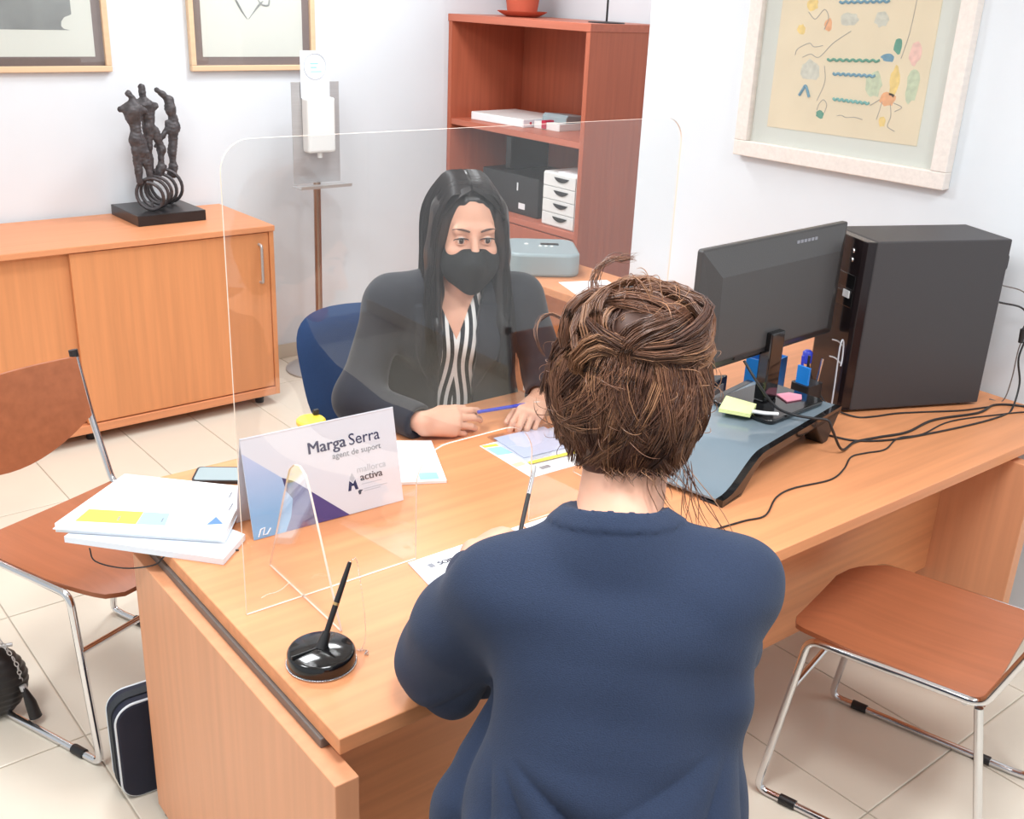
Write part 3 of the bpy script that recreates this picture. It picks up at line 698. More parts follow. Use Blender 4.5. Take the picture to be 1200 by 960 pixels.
# ------------------------------------------------------------------ acrylic screen
t = empty('acrylic_screen', W(0, .397, TOP + .0008), DL, 'clear acrylic protective screen with a pass-through slot on the desk', 'screen')
def arc(cx, cy, r, a0, a1, n=8): return [(cx + r * math.cos(math.radians(a0 + (a1 - a0) * i / n)), cy + r * math.sin(math.radians(a0 + (a1 - a0) * i / n))) for i in range(n + 1)]
X0, X1, ZT = .033, 1.056, .842
out = [(X0, 0), (.398, 0)] + arc(.398 + .075, .236 - .075, .075, 180, 90) + arc(.690 - .075, .236 - .075, .075, 90, 0) + [(.690, 0), (X1, 0)] + arc(X1 - .05, ZT - .05, .05, 0, 90) + arc(X0 + .05, ZT - .05, .05, 90, 180)
def sheet(name, poly, th, fr, parent):
    mb = MB().prism(poly, -th / 2, th / 2, fr=fr)
    o = mb.build(name, M['acrylic'], parent); o.data.materials.append(M['acrylic_edge'])
    bm = bmesh.new(); bm.from_mesh(o.data); bmesh.ops.recalc_face_normals(bm, faces=bm.faces); bm.to_mesh(o.data); bm.free()
    for i, p in enumerate(o.data.polygons): p.material_index = 0 if i < 2 else 1
    return o
sheet('panel', out, .004, lambda x, y, z: (x, z, y), t)
fin = [(-.143, 0), (.139, 0)] + [(.05 - .05 * (1 - math.cos(math.radians(a))) * 1, .20 + .068 * math.sin(math.radians(a))) for a in (20, 45, 70)] + [(-.005, .27), (-.028, .258), (-.045, .225)]
for x in (.147, .942): sheet('support_fin', fin, .004, lambda a, b_, z, x=x: (x + z, -a if False else a, b_), t)
MB().tube(spline([(.062, -.0025, .026), (.075, -.0025, .029), (.09, -.0025, .028), (.105, -.0025, .031), (.118, -.0025, .038), (.126, -.0025, .032)], 5), .0007, 6).build('etched_mark', M['acrylic_edge'], t)

# ------------------------------------------------------------------ name card
PA = W(.163, .642); PB = W(.518, .630); ang = math.atan2((PB - PA).y, (PB - PA).x); PW = (PB - PA).length; PH = .214; LEAN = math.radians(13)
t = empty('name_card', PA, ang, 'folded white name card with blue and purple corner on the desk', 'card')
fc = lambda u, v, d: (u * PW, v * PH * math.sin(LEAN) - d * math.cos(LEAN), v * PH * math.cos(LEAN) + d * math.sin(LEAN) + .0015)
M['card'] = mat('matte_white_card', S(226, 226, 234), rough=.7)
front = MB().prism([(0, 0), (1, 0), (1, 1), (0, 1)], -.0015, 0, fr=fc).build('front_panel', M['card'], t)
top_y, top_z = PH * math.sin(LEAN), PH * math.cos(LEAN)
MB().add([(0, top_y, top_z), (PW, top_y, top_z), (PW, top_y + .045, 0.0005), (0, top_y + .045, 0.0005), (0, top_y - .0015, top_z), (PW, top_y - .0015, top_z), (PW, top_y + .0435, 0.0005), (0, top_y + .0435, 0.0005)],
         [(0, 1, 2, 3), (7, 6, 5, 4), (0, 4, 5, 1), (2, 6, 7, 3), (1, 5, 6, 2), (3, 7, 4, 0)]).build('back_panel', M['card'], t)
# blue printed corner with a printed gradient
mt, nt, b = new_mat('lavender_to_blue_print'); b.inputs['Roughness'].default_value = .7
tc = nt.nodes.new('ShaderNodeTexCoord'); sx = nt.nodes.new('ShaderNodeSeparateXYZ'); cr = nt.nodes.new('ShaderNodeValToRGB'); mr = nt.nodes.new('ShaderNodeMapRange')
mr.inputs['From Min'].default_value = 0; mr.inputs['From Max'].default_value = .2
nt.links.new(tc.outputs['Object'], sx.inputs[0]); nt.links.new(sx.outputs[2], mr.inputs[0]); nt.links.new(mr.outputs[0], cr.inputs[0]); nt.links.new(cr.outputs[0], b.inputs['Base Color'])
cr.color_ramp.elements[0].color = S(110, 176, 226); cr.color_ramp.elements[1].color = S(206, 208, 234); M['card_blue'] = mt
M['card_purple'] = mat('purple_print', S(86, 70, 132), rough=.7); M['card_navy'] = mat('dark_violet_print', S(74, 66, 110), rough=.7)
MB().prism([(0, 0), (.2, 0), (.245, .14), (.27, .31), (.22, .54), (0, .855)], 0, .0004, fr=fc).build('printed_corner', M['card_blue'], front)
MB().prism([(.2, 0), (.62, 0), (.29, .48), (.27, .31), (.245, .14)], 0, .0004, fr=fc).build('printed_corner', M['card_purple'], front)
MB().prism([(.27, .31), (.29, .48), (.22, .54), (.235, .40)], .0001, .0006, fr=fc).build('printed_corner', M['card_navy'], front)
MB().tube([fc(u, v, .0006) for u, v in ((.03, .02), (.05, .09), (.075, .1), (.06, .03), (.085, .03), (.11, .08))], .0014, 6).build('printed_squiggle', M['paper'], front)
def card_text(s, u0, u1, v, size, mt_, bold=0.0):
    q = text('lettering', s, size, mt_, front, Matrix.Identity(4), bold)
    xs_ = [p.co.x for p in q.data.vertices]; k = (u1 - u0) * PW / (max(xs_) - min(xs_)); off = min(xs_)
    o0 = Vector(fc(u0, v, .0006)); ex = Vector((1, 0, 0)); ev = Vector((0, math.sin(LEAN), math.cos(LEAN))); en = Vector((0, -math.cos(LEAN), math.sin(LEAN)))
    mw = Matrix.Identity(4)
    for r_ in range(3):
        mw[r_][0] = ex[r_] * k; mw[r_][1] = ev[r_]; mw[r_][2] = en[r_]; mw[r_][3] = o0[r_] - ex[r_] * off * k
    q.matrix_local = mw
card_text('Marga', .405, .655, .705, .036, M['navy_ink'], .0005)
card_text('Serra', .675, .885, .705, .036, M['navy_ink'], .0)
card_text('agent de suport', .555, .885, .605, .0185, M['ink_mid'], .0)
card_text('mallorca', .705, .905, .405, .021, M['ink_light'], .0)
card_text('activa', .72, .875, .318, .023, M['ink'], .0003)
for v_, a_, b_ in ((.275, .725, .865), (.222, .735, .90), (.200, .735, .85)): MB().prism([(a_, v_), (b_, v_), (b_, v_ + .008), (a_, v_ + .008)], 0, .0004, fr=fc).build('print_line', M['ink_light'], front)
MB().prism([(.63, .24), (.65, .24), (.656, .285), (.672, .285), (.68, .24), (.70, .24), (.685, .345), (.668, .305), (.645, .345)], 0, .0005, fr=fc).build('logo_mark', M['navy_ink'], front)
MB().prism([(.647, .36), (.668, .32), (.683, .36), (.668, .42)], 0, .0005, fr=fc).build('logo_mark', M['ink_light'], front)
MB().prism([(.70, .18), (.712, .18), (.716, .205), (.73, .222), (.705, .228), (.695, .215)], 0, .0005, fr=fc).build('logo_mark', M['ink'], front)

# ------------------------------------------------------------------ papers
def desk_poly(name, pts, z0, z1, mt_, parent=None, label=None, cat=None, root=None, bevel=0):
    if parent is None:
        cx = sum(p[0] for p in pts) / len(pts); cy = sum(p[1] for p in pts) / len(pts)
        o = MB().prism([(x - cx, y - cy) for x, y in pts], 0, z1 - z0).build(name, mt_, None, W(cx, cy, z0), DL, bevel=bevel); o['c'] = (cx, cy, z0)
        if label: tag(o, label, cat)
        return o
    c = parent['c']
    return MB().prism([(x - c[0], y - c[1]) for x, y in pts], z0 - c[2], z1 - c[2]).build(name, mt_, parent)
def ccw(p):
    a = sum(p[i][0] * p[(i + 1) % len(p)][1] - p[(i + 1) % len(p)][0] * p[i][1] for i in range(len(p))); return p if a > 0 else p[::-1]
low = ccw([(-.152, .845), (.072, .585), (.150, .655), (.03, .99)])
s1 = desk_poly('paper_stack', low, TOP + .0005, TOP + .014, M['paper2'], label='lower white paper stack slewed under the yellow striped stack', cat='papers')
topq = ccw([(-.160, .872), (.100, .642), (.232, .818), (.035, 1.025)])
s2 = desk_poly('paper_stack', topq, TOP + .0145, TOP + .034, M['paper'], label='white brochure stack with yellow and blue bands overhanging the desk end', cat='papers')
for dx, a in ((.006, 0), (-.006, 1)):
    desk_poly('sheet', ccw([(x + dx, y + .004 * (1 - 2 * a)) for x, y in topq]), TOP + .018 + a * .006, TOP + .0195 + a * .006, M['paper2'], parent=s2)
zt = TOP + .0341
desk_poly('printed_band', ccw([(-.124, .860), (-.084, .897), (.004, .823), (-.028, .780)]), zt, zt + .0004, M['yellow'], parent=s2)
desk_poly('printed_band', ccw([(-.028, .780), (.004, .823), (.046, .788), (.018, .742)]), zt, zt + .0004, M['sky'], parent=s2)
desk_poly('printed_triangle', ccw([(.088, .700), (.118, .722), (.117, .685)]), zt, zt + .0004, M['blue'], parent=s2)
for (a, b_) in (((.15, .735), (.17, .76)), ((.175, .79), (.19, .81)), ((-.055, .815), (-.045, .83)), ((.015, .76), (.025, .775))):
    desk_poly('print_line', ccw([a, (a[0] + .004, a[1]), (b_[0] + .004, b_[1]), b_]), zt, zt + .0006, M['ink_mid'], parent=s2)
# thin cord hanging under the stack over the chair seat
P = spline([W(*p) for p in ((-.118, .80, .728), (-.112, .79, .70), (-.07, .75, .690), (-.022, .715, .698), (-.006, .695, .722), (.006, .685, .7335), (.06, .66, .7325), (.12, .62, .7325))], 6)
tag(MB().tube(P, .0016, 6).build('thin_cord', M['black'], smooth=60), 'thin dark cord looping out below the white paper stacks', 'cord')
t = empty('smartphone', W(.245, .955, TOP), DL - .6, 'flat grey phone lying behind the paper stack', 'phone')
MB().prism(rrect(.15, .078, .012, 5), 0, .008).build('case', M['black'], t, smooth=40)
MB().prism(rrect(.14, .068, .008, 5), .008, .0086).build('glass', M['grey_dev'], t)
pq = ccw([(.556, .700), (.651, .652), (.752, .866), (.672, .915)])
o = desk_poly('leaflet_pile', pq, TOP + .0003, TOP + .007, M['paper'], label='small white leaflet pile between name card and masked woman', cat='leaflets')
desk_poly('cover_sheet', ccw([(.562, .703), (.645, .66), (.74, .862), (.668, .905)]), TOP + .0071, TOP + .0078, M['paper2'], parent=o)
desk_poly('printed_band', ccw([(.60, .686), (.640, .667), (.655, .70), (.616, .72)]), TOP + .0079, TOP + .0082, M['sky'], parent=o)
# form under the writing hand
f1 = ccw([(.374, .388), (.346, .180), (.63, .12), (.66, .388)])
o = desk_poly('form_sheet', f1, TOP + .0003, TOP + .003, M['paper2'], label='printed form under the hand of the woman in navy', cat='form')
zt = TOP + .0031
c = o['c']
mw = Matrix.Translation((.420 - c[0], .345 - c[1], zt - c[2])) @ Matrix.Rotation(math.radians(-3), 4, 'Z')
text('lettering', 'SOIB', .019, M['ink'], o, mw, .0006)
desk_poly('logo_mark', ccw([(.400, .345), (.412, .345), (.412, .36), (.400, .36)]), zt, zt + .0003, M['ink_mid'], parent=o)
for k in range(9):
    y = .325 - k * .018; desk_poly('print_line', ccw([(.42, y), (.42 + .16 - .05 * (k % 3), y - .004), (.42 + .16 - .05 * (k % 3), y - .001), (.42, y + .003)]), zt, zt + .0003, M['ink_light'], parent=o)
f2 = ccw([(.668, .388), (.64, .15), (.86, .13), (.885, .388)])
o = desk_poly('form_sheet', f2, TOP + .0003, TOP + .0022, M['paper'], label='second white sheet beside the printed form along the screen', cat='form')
# sleeve and leaflet in front of the masked woman
lq = ccw([(.842, .782), (.835, .564), (1.08, .556), (1.09, .775)])
o = desk_poly('leaflet', lq, TOP + .0003, TOP + .0014, M['paper'], label='colour leaflet under the clear sleeve by the masked woman', cat='leaflet')
zt = TOP + .0015
desk_poly('printed_band', ccw([(.845, .76), (.845, .71), (.885, .70), (.885, .75)]), zt, zt + .0003, M['sky'], parent=o)
desk_poly('printed_band', ccw([(.845, .78), (.845, .765), (.885, .755), (.885, .77)]), zt, zt + .0003, M['yellow'], parent=o)
desk_poly('printed_band', ccw([(.84, .65), (.84, .63), (.872, .63), (.872, .65)]), zt, zt + .0003, M['note'], parent=o)
desk_poly('printed_mark', ccw([(.885, .60), (.885, .585), (.915, .585), (.915, .60)]), zt, zt + .0003, M['ink_mid'], parent=o)
o = desk_poly('clear_sleeve', ccw([(.89, .815), (.875, .62), (1.07, .605), (1.085, .80)]), TOP + .002, TOP + .0045, M['clear_plastic'], label='clear plastic sleeve with yellow edge before the masked woman', cat='sleeve')
desk_poly('yellow_edge', ccw([(.878, .634), (.876, .62), (1.07, .605), (1.071, .619)]), TOP + .0046, TOP + .0052, M['yellow'], parent=o)
desk_poly('insert', ccw([(.90, .80), (.888, .66), (1.05, .65), (1.06, .79)]), TOP + .0026, TOP + .0034, mat('lilac_insert', S(206, 212, 232), rough=.6), parent=o)

# ------------------------------------------------------------------ pen stand with ball chain
t = empty('pen_stand', W(.074, .192, TOP), DL, 'round black desk pen stand with a ball chain on the front corner', 'pen stand')
MB().lathe([(.055, 0), (.0575, .003), (.0575, .022), (.055, .026), (.052, .0275), (.012, .0315), (.0001, .0315)], 48).build('base', M['black_gloss'], t, smooth=35)
MB().box((-.055, -.0012, .0275), (-.008, .0012, .0325)).build('groove_strip', M['black'], t)
d_ = Vector((.055, .022, .095)).normalized(); p0 = Vector((.0, .0, .027))
MB().tube([p0, p0 + d_ * .03], [.011, .007], 16).build('socket', M['black'], t, smooth=40)
MB().tube([p0 + d_ * .018, p0 + d_ * .072, p0 + d_ * .076], [.0048, .0052, .0052], 14).build('pen_barrel', M['black'], t, smooth=40)
MB().tube([p0 + d_ * .076, p0 + d_ * .081], .0054, 14).build('pen_ring', mat('gold_ring', S(214, 176, 120), rough=.3, metal=.8), t, smooth=40)
MB().tube([p0 + d_ * .081, p0 + d_ * .12, p0 + d_ * .152], [.0052, .0048, .0036], 14).build('pen_tail', M['black'], t, smooth=40)
def balls(pts, r, name, mt_, parent, step=.0042):
    P = spline(pts, 10); mb = MB(); acc = 0; last = P[0]
    prof = [(r * math.sin(math.pi * k / 4) + 1e-5, -r * math.cos(math.pi * k / 4)) for k in range(5)]
    mb.lathe(prof, 6, c=last)
    for p in P[1:]:
        acc += (p - last).length; last = p
        if acc >= step: mb.lathe(prof, 6, c=p); acc = 0
    o = mb.build(name, mt_, parent, smooth=60); o['kind'] = 'stuff'; return o
tip = p0 + d_ * .152
balls([(.0585 * math.cos(a), .0585 * math.sin(a), .0025) for a in [2 * math.pi * i / 60 for i in range(61)]], .0019, 'ball_chain', M['chrome'], t)
balls([tip, tip + Vector((.010, -.003, .004)), tip + Vector((.012, -.012, -.03)), (.085, .0, .06), (.078, -.012, .02), (.066, -.014, .0025)], .0013, 'ball_chain', M['chrome'], t)
balls([(.062, -.006, .003), (.072, -.012, .003), (.078, -.02, .003), (.07, -.024, .003), (.074, -.03, .003)], .0019, 'ball_chain', M['chrome'], t)

# ------------------------------------------------------------------ tape dispenser
t = empty('tape_holder', W(.486, 1.0, TOP), DL, 'small white holder with a yellow round top behind the name card', 'tape holder')
MB().lathe([(.026, 0), (.03, .003), (.028, .058), (.02, .06)], 28).build('body', M['white'], t, smooth=40)
MB().lathe([(.012, .060), (.033, .062), (.036, .066), (.036, .074), (.032, .078), (.0001, .079)], 36).build('lid', M['yellow_plastic'], t, smooth=35)
MB().box((.016, .012, .076), (.03, .022, .092)).build('tab', M['black'], t, bevel=.002)

# ------------------------------------------------------------------ monitor riser
t = empty('monitor_riser', W(1.148, .212, TOP), DL + math.radians(11.5), 'black arched monitor riser with grey glass top', 'riser')
n = 28; prof = []
def rz(x):
    a = min(1, max(0, x / .17)); b_ = 1; s_ = a * a * (3 - 2 * a)
    return .018 + .066 * s_
Lr = .61
top_ = [(Lr * i / n - .05, rz(Lr * i / n - .02)) for i in range(n + 1)]
bot_ = [(x, max(.0, z - .020 - (.03 * max(0, 1 - abs(x) / .12)))) for x, z in top_]
band = top_[::-1] + bot_
def strip(y0, y1): return MB().prism(bot_ + top_[::-1], y0, y1, fr=lambda x, y, z: (x, z, y))
strip(0, .018).build('front_rim', M['black_gloss'], t, smooth=30)
strip(.262, .28).build('rear_rim', M['black_gloss'], t, smooth=30)
mid = [(x, z - .006) for x, z in top_]
MB().prism(mid + [(x, z - .001) for x, z in top_[::-1]], .018, .262, fr=lambda x, y, z: (x, z, y)).build('glass_top', mat('grey_glass', S(122, 136, 146), rough=.12), t, smooth=30)
for y0 in (.0, .22): MB().prism([(-.05, .0), (.03, .0), (.045, .012), (.02, .012), (-.05, .006)], y0, y0 + .06, fr=lambda x, y, z: (x, z, y)).build('leg', M['black'], t, bevel=.003)
for y0 in (.0, .22): MB().prism([(.475, 0), (.50, 0), (.56, .078), (.40, .078)], y0, y0 + .05, fr=lambda x, y, z: (x, z, y)).build('leg', M['black'], t, bevel=.003)
RT = TOP + .085

# ------------------------------------------------------------------ monitor
t = empty('computer_monitor', W(1.535, .44, RT), DL + math.radians(4.5), 'dark grey computer monitor seen from behind on the riser', 'monitor')
MB().prism(rrect(.25, .19, .02, 5), 0, .012).build('base', M['black_gloss'], t, smooth=40, bevel=.003)
MB().box((-.03, -.005, .012), (.03, .028, .20)).build('neck', M['black_gloss'], t, bevel=.004)
Wm, z0, z1 = .635, .13, .445
MB().prism(rrect(Wm, z1 - z0, .008, 4, .01, (z0 + z1) / 2), .035, .052, fr=lambda x, y, z: (x, z, y)).build('screen_frame', M['mon'], t, bevel=.003)
mb = MB(); a = [(-.305, z0 + .006), (.325, z0 + .006), (.325, z1 - .006), (-.305, z1 - .006)]; b_ = [(-.24, z0 + .03), (.26, z0 + .03), (.27, z1 - .07), (-.25, z1 - .07)]
mb.add([(x, .035, z) for x, z in a] + [(x, .012, z) for x, z in b_], [(0, 1, 5, 4), (1, 2, 6, 5), (2, 3, 7, 6), (3, 0, 4, 7), (4, 5, 6, 7)]).build('rear_shell', M['mon'], t, bevel=.004)
MB().box((-.29, .0525, z0 + .012), (.31, .053, z1 - .012)).build('display', M['black_gloss'], t)
mb = MB()
MB().box((-.16, .013, z0 + .02), (-.02, .026, z0 + .055)).build('port_recess', M['black'], t)
for k in range(6):
    x = .075 + k * .0165; MB().box((x, .0265, z1 - .040), (x + .012, .0285, z1 - .022)).build('raised_letter', M['ink_mid'], t)
MB().box((.115, .022, z1 - .056), (.165, .0245, z1 - .051)).build('raised_mark', M['ink_mid'], t)

# ------------------------------------------------------------------ computer tower
pa = math.atan2(-.18, .42)
t = empty('computer_tower', W(1.837, .416, TOP), DL + pa, 'black computer tower standing on the desk against the wall', 'computer')
PL, PWd, PHt = .455, .203, .492
MB().box((.03, 0, .008), (PL, PWd, PHt)).build('case', M['pc_side'], t, bevel=.004)
MB().prism([(.0, .02), (.006, .006), (.03, 0), (.03, PWd), (.006, PWd - .006), (.0, PWd - .02)][::-1], .008, PHt - .002).build('front_bezel', M['pc_front'], t, bevel=.002)
MB().box((-.001, .03, .30), (.002, PWd - .03, .34)).build('drive_flap', M['black_gloss'], t, bevel=.001)
MB().box((-.001, .03, .35), (.002, PWd - .03, .39)).build('drive_flap', M['black_gloss'], t, bevel=.001)
for z in (.43, .455): MB().lathe([(.007, 0), (.006, .003), (.0001, .003)], 14, fr=lambda x, y, zz: (-.001 - zz, .06 + x, z + y)).build('button', M['chrome'], t, smooth=40)
MB().box((-.0035, .045, .325), (-.001, .075, .345)).build('sticker', M['paper'], t)
for z in (.14, .19): MB().tube(spline([(-.002, .03, z), (-.002, .06, z + .006), (-.002, .09, z + .002)], 6), .0022, 6).build('trim_line', M['steel'], t)
for x in (.06, PL - .05):
    for y in (.03, PWd - .03): MB().lathe([(.012, 0), (.012, .01)], 12).build('foot', M['black'], t, (x, y, 0))
MB().box((PL, .03, .38), (PL + .004, PWd - .03, .46)).build('rear_plate', M['steel'], t)
MB().tube(fillet([(PL, .03, .44), (PL + .022, .03, .44), (PL + .022, .03, .40), (PL, .03, .39)], .008), .004, 8).build('rear_handle', M['black'], t, smooth=60)

# ------------------------------------------------------------------ cables
def cable(pts, r, label, mt_=None, z=None, name='cable'):
    P = spline([W(p[0], p[1], p[2] if len(p) > 2 else TOP + r + .0004) for p in pts], 7)
    return tag(MB().tube(P, r, 8).build(name, mt_ or M['black'], smooth=60), label, 'cable')
cable([(2.372, -.02), (2.37, .12), (2.30, .20), (2.186, .195), (2.023, .235), (1.874, .225), (1.775, .247), (1.69, .262), (1.60, .24, .742), (1.56, .25, .80), (1.55, .262, .826), (1.525, .29, .828), (1.50, .33, .829), (1.46, .36, .85), (1.43, .40, .905), (1.42, .446, .955)], .0035, 'thick black cable running from the wall up over the riser to the monitor')
cable([(2.360, -.03), (2.35, .10), (2.20, .165), (2.05, .205), (1.90, .195), (1.816, .215), (1.72, .19), (1.655, .204), (1.60, .21), (1.52, .175), (1.436, .155), (1.32, .175), (1.244, .165), (1.15, .12), (1.083, .13), (.95, .14), (.86, .12)], .0022, 'thin black cable snaking along the desk towards the navy jumper')
cable([(1.80, .52, .86), (1.815, .50, .80), (1.83, .45, .745), (1.85, .375), (1.90, .345), (1.974, .325), (2.06, .285), (2.16, .235), (2.26, .205)], .0026, 'black cable dropping in front of the computer tower')
cable([(2.30, .26, 1.03), (2.33, .20, 1.02), (2.345, .18, .96), (2.325, .18, .88), (2.345, .17, .80), (2.30, .155), (2.22, .145), (2.10, .155), (1.95, .18), (1.80, .215), (1.70, .27), (1.66, .36)], .0028, 'black cable hanging down the back of the computer tower')
cable([(2.30, .27, 1.08), (2.345, .21, 1.06), (2.36, .19, .98), (2.345, .195, .90), (2.355, .20, .80), (2.352, .21), (2.33, .24)], .0018, 'thin wire looping behind the computer tower', M['grey_metal'])
t = empty('cable_plug', W(2.325, .185, .945), DL, 'black cable connector hanging behind the computer tower', 'plug')
MB().tube([(0, 0, -.02), (0, 0, .02)], [.007, .009], 10).build('plug_body', M['black'], t, smooth=50)
MB().tube([(0, 0, .02), (.004, 0, .03)], [.005, .003], 8).build('strain_relief', M['black'], t, smooth=50)
P = spline([W(1.40, .385, .842), W(1.425, .365, .838), W(1.455, .345, .836)], 6)
tag(MB().tube(P, .005, 8).build('cable_sleeve', M['white'], smooth=60), 'short white sleeve on the cable over the riser', 'sleeve')

# ------------------------------------------------------------------ small things on and behind the riser
t = empty('sticky_notes', W(1.405, .435, RT + .013), DL + .5, 'pale yellow sticky note pad on the monitor base', 'notes')
MB().box((-.04, -.04, 0), (.04, .04, .009)).build('pad', M['note'], t)
mb = MB(); mb.add([(-.04, -.04, .0095), (.04, -.04, .0095), (.04, .04, .018), (-.04, .04, .0095), (0, 0, .010)], [(0, 1, 4), (1, 2, 4), (2, 3, 4), (3, 0, 4)]).build('curled_sheet', M['note'], t)
t = empty('pencil_cup', W(1.745, .475, TOP), DL, 'black pencil cup with blue card between monitor and tower', 'cup')
MB().prism(rrect(.07, .06, .008, 3), 0, .095).build('cup', M['black'], t, smooth=40)
MB().box((-.026, -.02, .01), (-.018, .02, .145)).build('card', M['blue_plastic'], t, bevel=.001)
for x, y, c_ in ((.01, .01, 'black'), (.018, -.012, 'chrome'), (.0, .016, 'pen_blue')): MB().tube([(x, y, .02), (x * 1.6, y * 1.6, .165)], .004, 8).build('pen', M[c_], t, smooth=60)
t = empty('note_box', W(1.765, .635, TOP), DL + .2, 'bright blue open box behind the monitor stand', 'box')
mb = MB(); mb.box((-.05, -.04, 0), (.05, .04, .004))
for a_, b_ in (((-.05, -.04), (.05, -.036)), ((-.05, .036), (.05, .04)), ((-.05, -.036), (-.046, .036)), ((.046, -.036), (.05, .036))): mb.box((a_[0], a_[1], .004), (b_[0], b_[1], .12))
mb.build('box', M['blue_plastic'], t); MB().box((-.044, -.034, .004), (.044, .034, .09)).build('note_block', M['paper'], t)
t = empty('desk_telephone', W(1.50, .70, TOP), DL + .3, 'black desk telephone with a pale display behind the monitor', 'telephone')
MB().prism([(-.09, 0), (.09, 0), (.09, .045), (-.09, .095)], -.08, .08, fr=lambda x, y, z: (z, x, y)).build('body', M['black'], t, bevel=.006)
MB().box((-.03, -.0945, .05), (.045, -.0905, .078)).build('display', M['ink_light'], t)
MB().tube(fillet([(-.06, -.07, .09), (-.06, -.06, .115), (-.06, .06, .085), (-.06, .075, .06)], .03), .016, 10).build('handset', M['black'], t, smooth=60)
o = MB().prism([(-.03, -.02), (.02, -.03), (.045, -.01), (.03, .02), (-.01, .03)], 0, .003).build('pink_note', M['pink'], None, W(1.59, .42, RT + .013), DL)
tag(o, 'crumpled pink note on the monitor base', 'note')
t = empty('headset_lead', W(1.775, .405, TOP + .001), DL, 'pale looped wire hanging in front of the tower', 'wire')
MB().tube(spline([(0, 0, .002), (.004, .004, .10), (.006, .008, .20), (.018, .012, .225), (.03, .014, .21), (.032, .012, .17), (.024, .008, .15)], 8), .0022, 8).build('lead', M['ink_light'], t, smooth=60)
MB().lathe([(.012, 0), (.012, .006), (.004, .008)], 14).build('lead_base', M['black'], t, smooth=50)
o = MB().lathe([(.008, 0), (.014, .004), (.014, .034), (.008, .04)], 16).build('blue_tag', M['pen_blue'], None, W(1.80, .525, .855), DL, smooth=50)
tag(o, 'small blue clip on the cable beside the monitor edge', 'clip')

# ------------------------------------------------------------------ case beside the desk leg
t = empty('laptop_case', (.668, 2.075, 0), math.radians(-4), 'navy zip case with white piping leaning behind the desk leg', 'case')
pts = rrect(.27, .10, .03, 6)
cs = lambda x, y, z: (y + .0, z, x + .136)
MB().prism(rrect(.26, .15, .045, 8), -.04, .04, fr=lambda x, y, z: (y, z, x + .132)).build('body', M['navy_nylon'], t, smooth=40, bevel=.008, seg=3)
for y in (-.034, .034): MB().tube([(b_ * 1.0, y, a_ + .132) for a_, b_ in rrect(.256, .146, .045, 8)], .0035, 8, closed=True).build('piping', M['piping'], t, smooth=60)
MB().prism(rrect(.265, .155, .046, 8), -.012, .012, fr=lambda x, y, z: (y, z, x + .1335)).build('gusset', M['black_nylon'], t, smooth=40)

# ------------------------------------------------------------------ handbag on the floor
t = empty('handbag', (.43, 2.56, 0), math.radians(-20), 'small ribbed black handbag with a chain strap on the floor', 'handbag')
ny = 40; vs_ = []; na = 36
for j in range(ny + 1):
    v = j / ny; z = .012 + .19 * v; s_ = (math.sin(math.pi * (.12 + .80 * v))) ** .55
    for i in range(na):
        a = 2 * math.pi * i / na; rib = 1 + .018 * math.sin(j * math.pi * .5 * 1.0 * 1.0)
        vs_.append((.105 * s_ * rib * math.copysign(abs(math.cos(a)) ** .8, math.cos(a)), .06 * s_ * rib * math.copysign(abs(math.sin(a)) ** .8, math.sin(a)), z))
fs_ = [(j * na + i, j * na + (i + 1) % na, (j + 1) * na + (i + 1) % na, (j + 1) * na + i) for j in range(ny) for i in range(na)] + [tuple(range(na - 1, -1, -1)), tuple(ny * na + i for i in range(na))]
MB().add(vs_, fs_).build('body', M['leather'], t, smooth=60)
MB().tube([(-.08, 0, .202), (.08, 0, .202)], .005, 8).build('zip', M['steel'], t, smooth=60)
def links(pts, t, step=.011):
    P = spline(pts, 12); acc = 0; last = P[0]; k = 0; mb = MB()
    for i in range(1, len(P)):
        acc += (P[i] - last).length; last = P[i]
        if acc > step:
            acc = 0; k += 1; d = (P[min(i + 1, len(P) - 1)] - P[i - 1]).normalized(); u = d.cross(Vector((0, 1, .3))).normalized(); q = d.cross(u); e = u if k % 2 else q
            mb.tube([P[i] + d * .0085 * math.cos(a) + e * .0045 * math.sin(a) for a in [2 * math.pi * m_ / 10 for m_ in range(10)]], .0014, 5, closed=True)
    o = mb.build('chain_strap', M['steel'], t, smooth=60); o['kind'] = 'stuff'; return o
links([(.092, -.03, .10), (.085, -.05, .19), (.02, -.04, .32), (-.05, -.02, .40), (-.10, .0, .32), (-.095, .0, .19)], t)
MB().tube([(.098, -.05, .10), (.11, -.06, .06), (.118, -.066, .018)], [.006, .014, .016], 12).build('tassel', M['leather'], t, smooth=50)
MB().tube([(.095, -.045, .105), (.099, -.05, .092)], .009, 10).build('tassel_cap', M['steel'], t, smooth=50)

# ------------------------------------------------------------------ people
M['skin'] = mat('skin', S(226, 172, 146), rough=.5, var=.04, scale=30, spec=.35)
M['skin'].node_tree.nodes['Principled BSDF'].inputs['Subsurface Weight'].default_value = .08
M['skin'].node_tree.nodes['Principled BSDF'].inputs['Subsurface Radius'].default_value = (.012, .005, .003)
M['jacket'] = mat('black_blazer_cloth', S(36, 36, 44), rough=.85, sheen=.15, var=.04, scale=300, bump=.03)
M['mask'] = mat('black_face_mask', S(30, 30, 32), rough=.9, var=.02, scale=300, bump=.02)
M['knit'] = mat('navy_knit', S(31, 45, 71), rough=.9, sheen=.06, var=.16, scale=420, stretch=(1, 1, 2.2), bump=.3)
M['trouser'] = mat('dark_trouser_cloth', S(30, 32, 42), rough=.9)
M['shoe'] = mat('dark_shoe_leather', S(34, 30, 30), rough=.5)
M['eye_white'] = mat('eye_white', S(206, 192, 184), rough=.2)
M['iris'] = mat('dark_brown_iris', S(52, 34, 26), rough=.15)
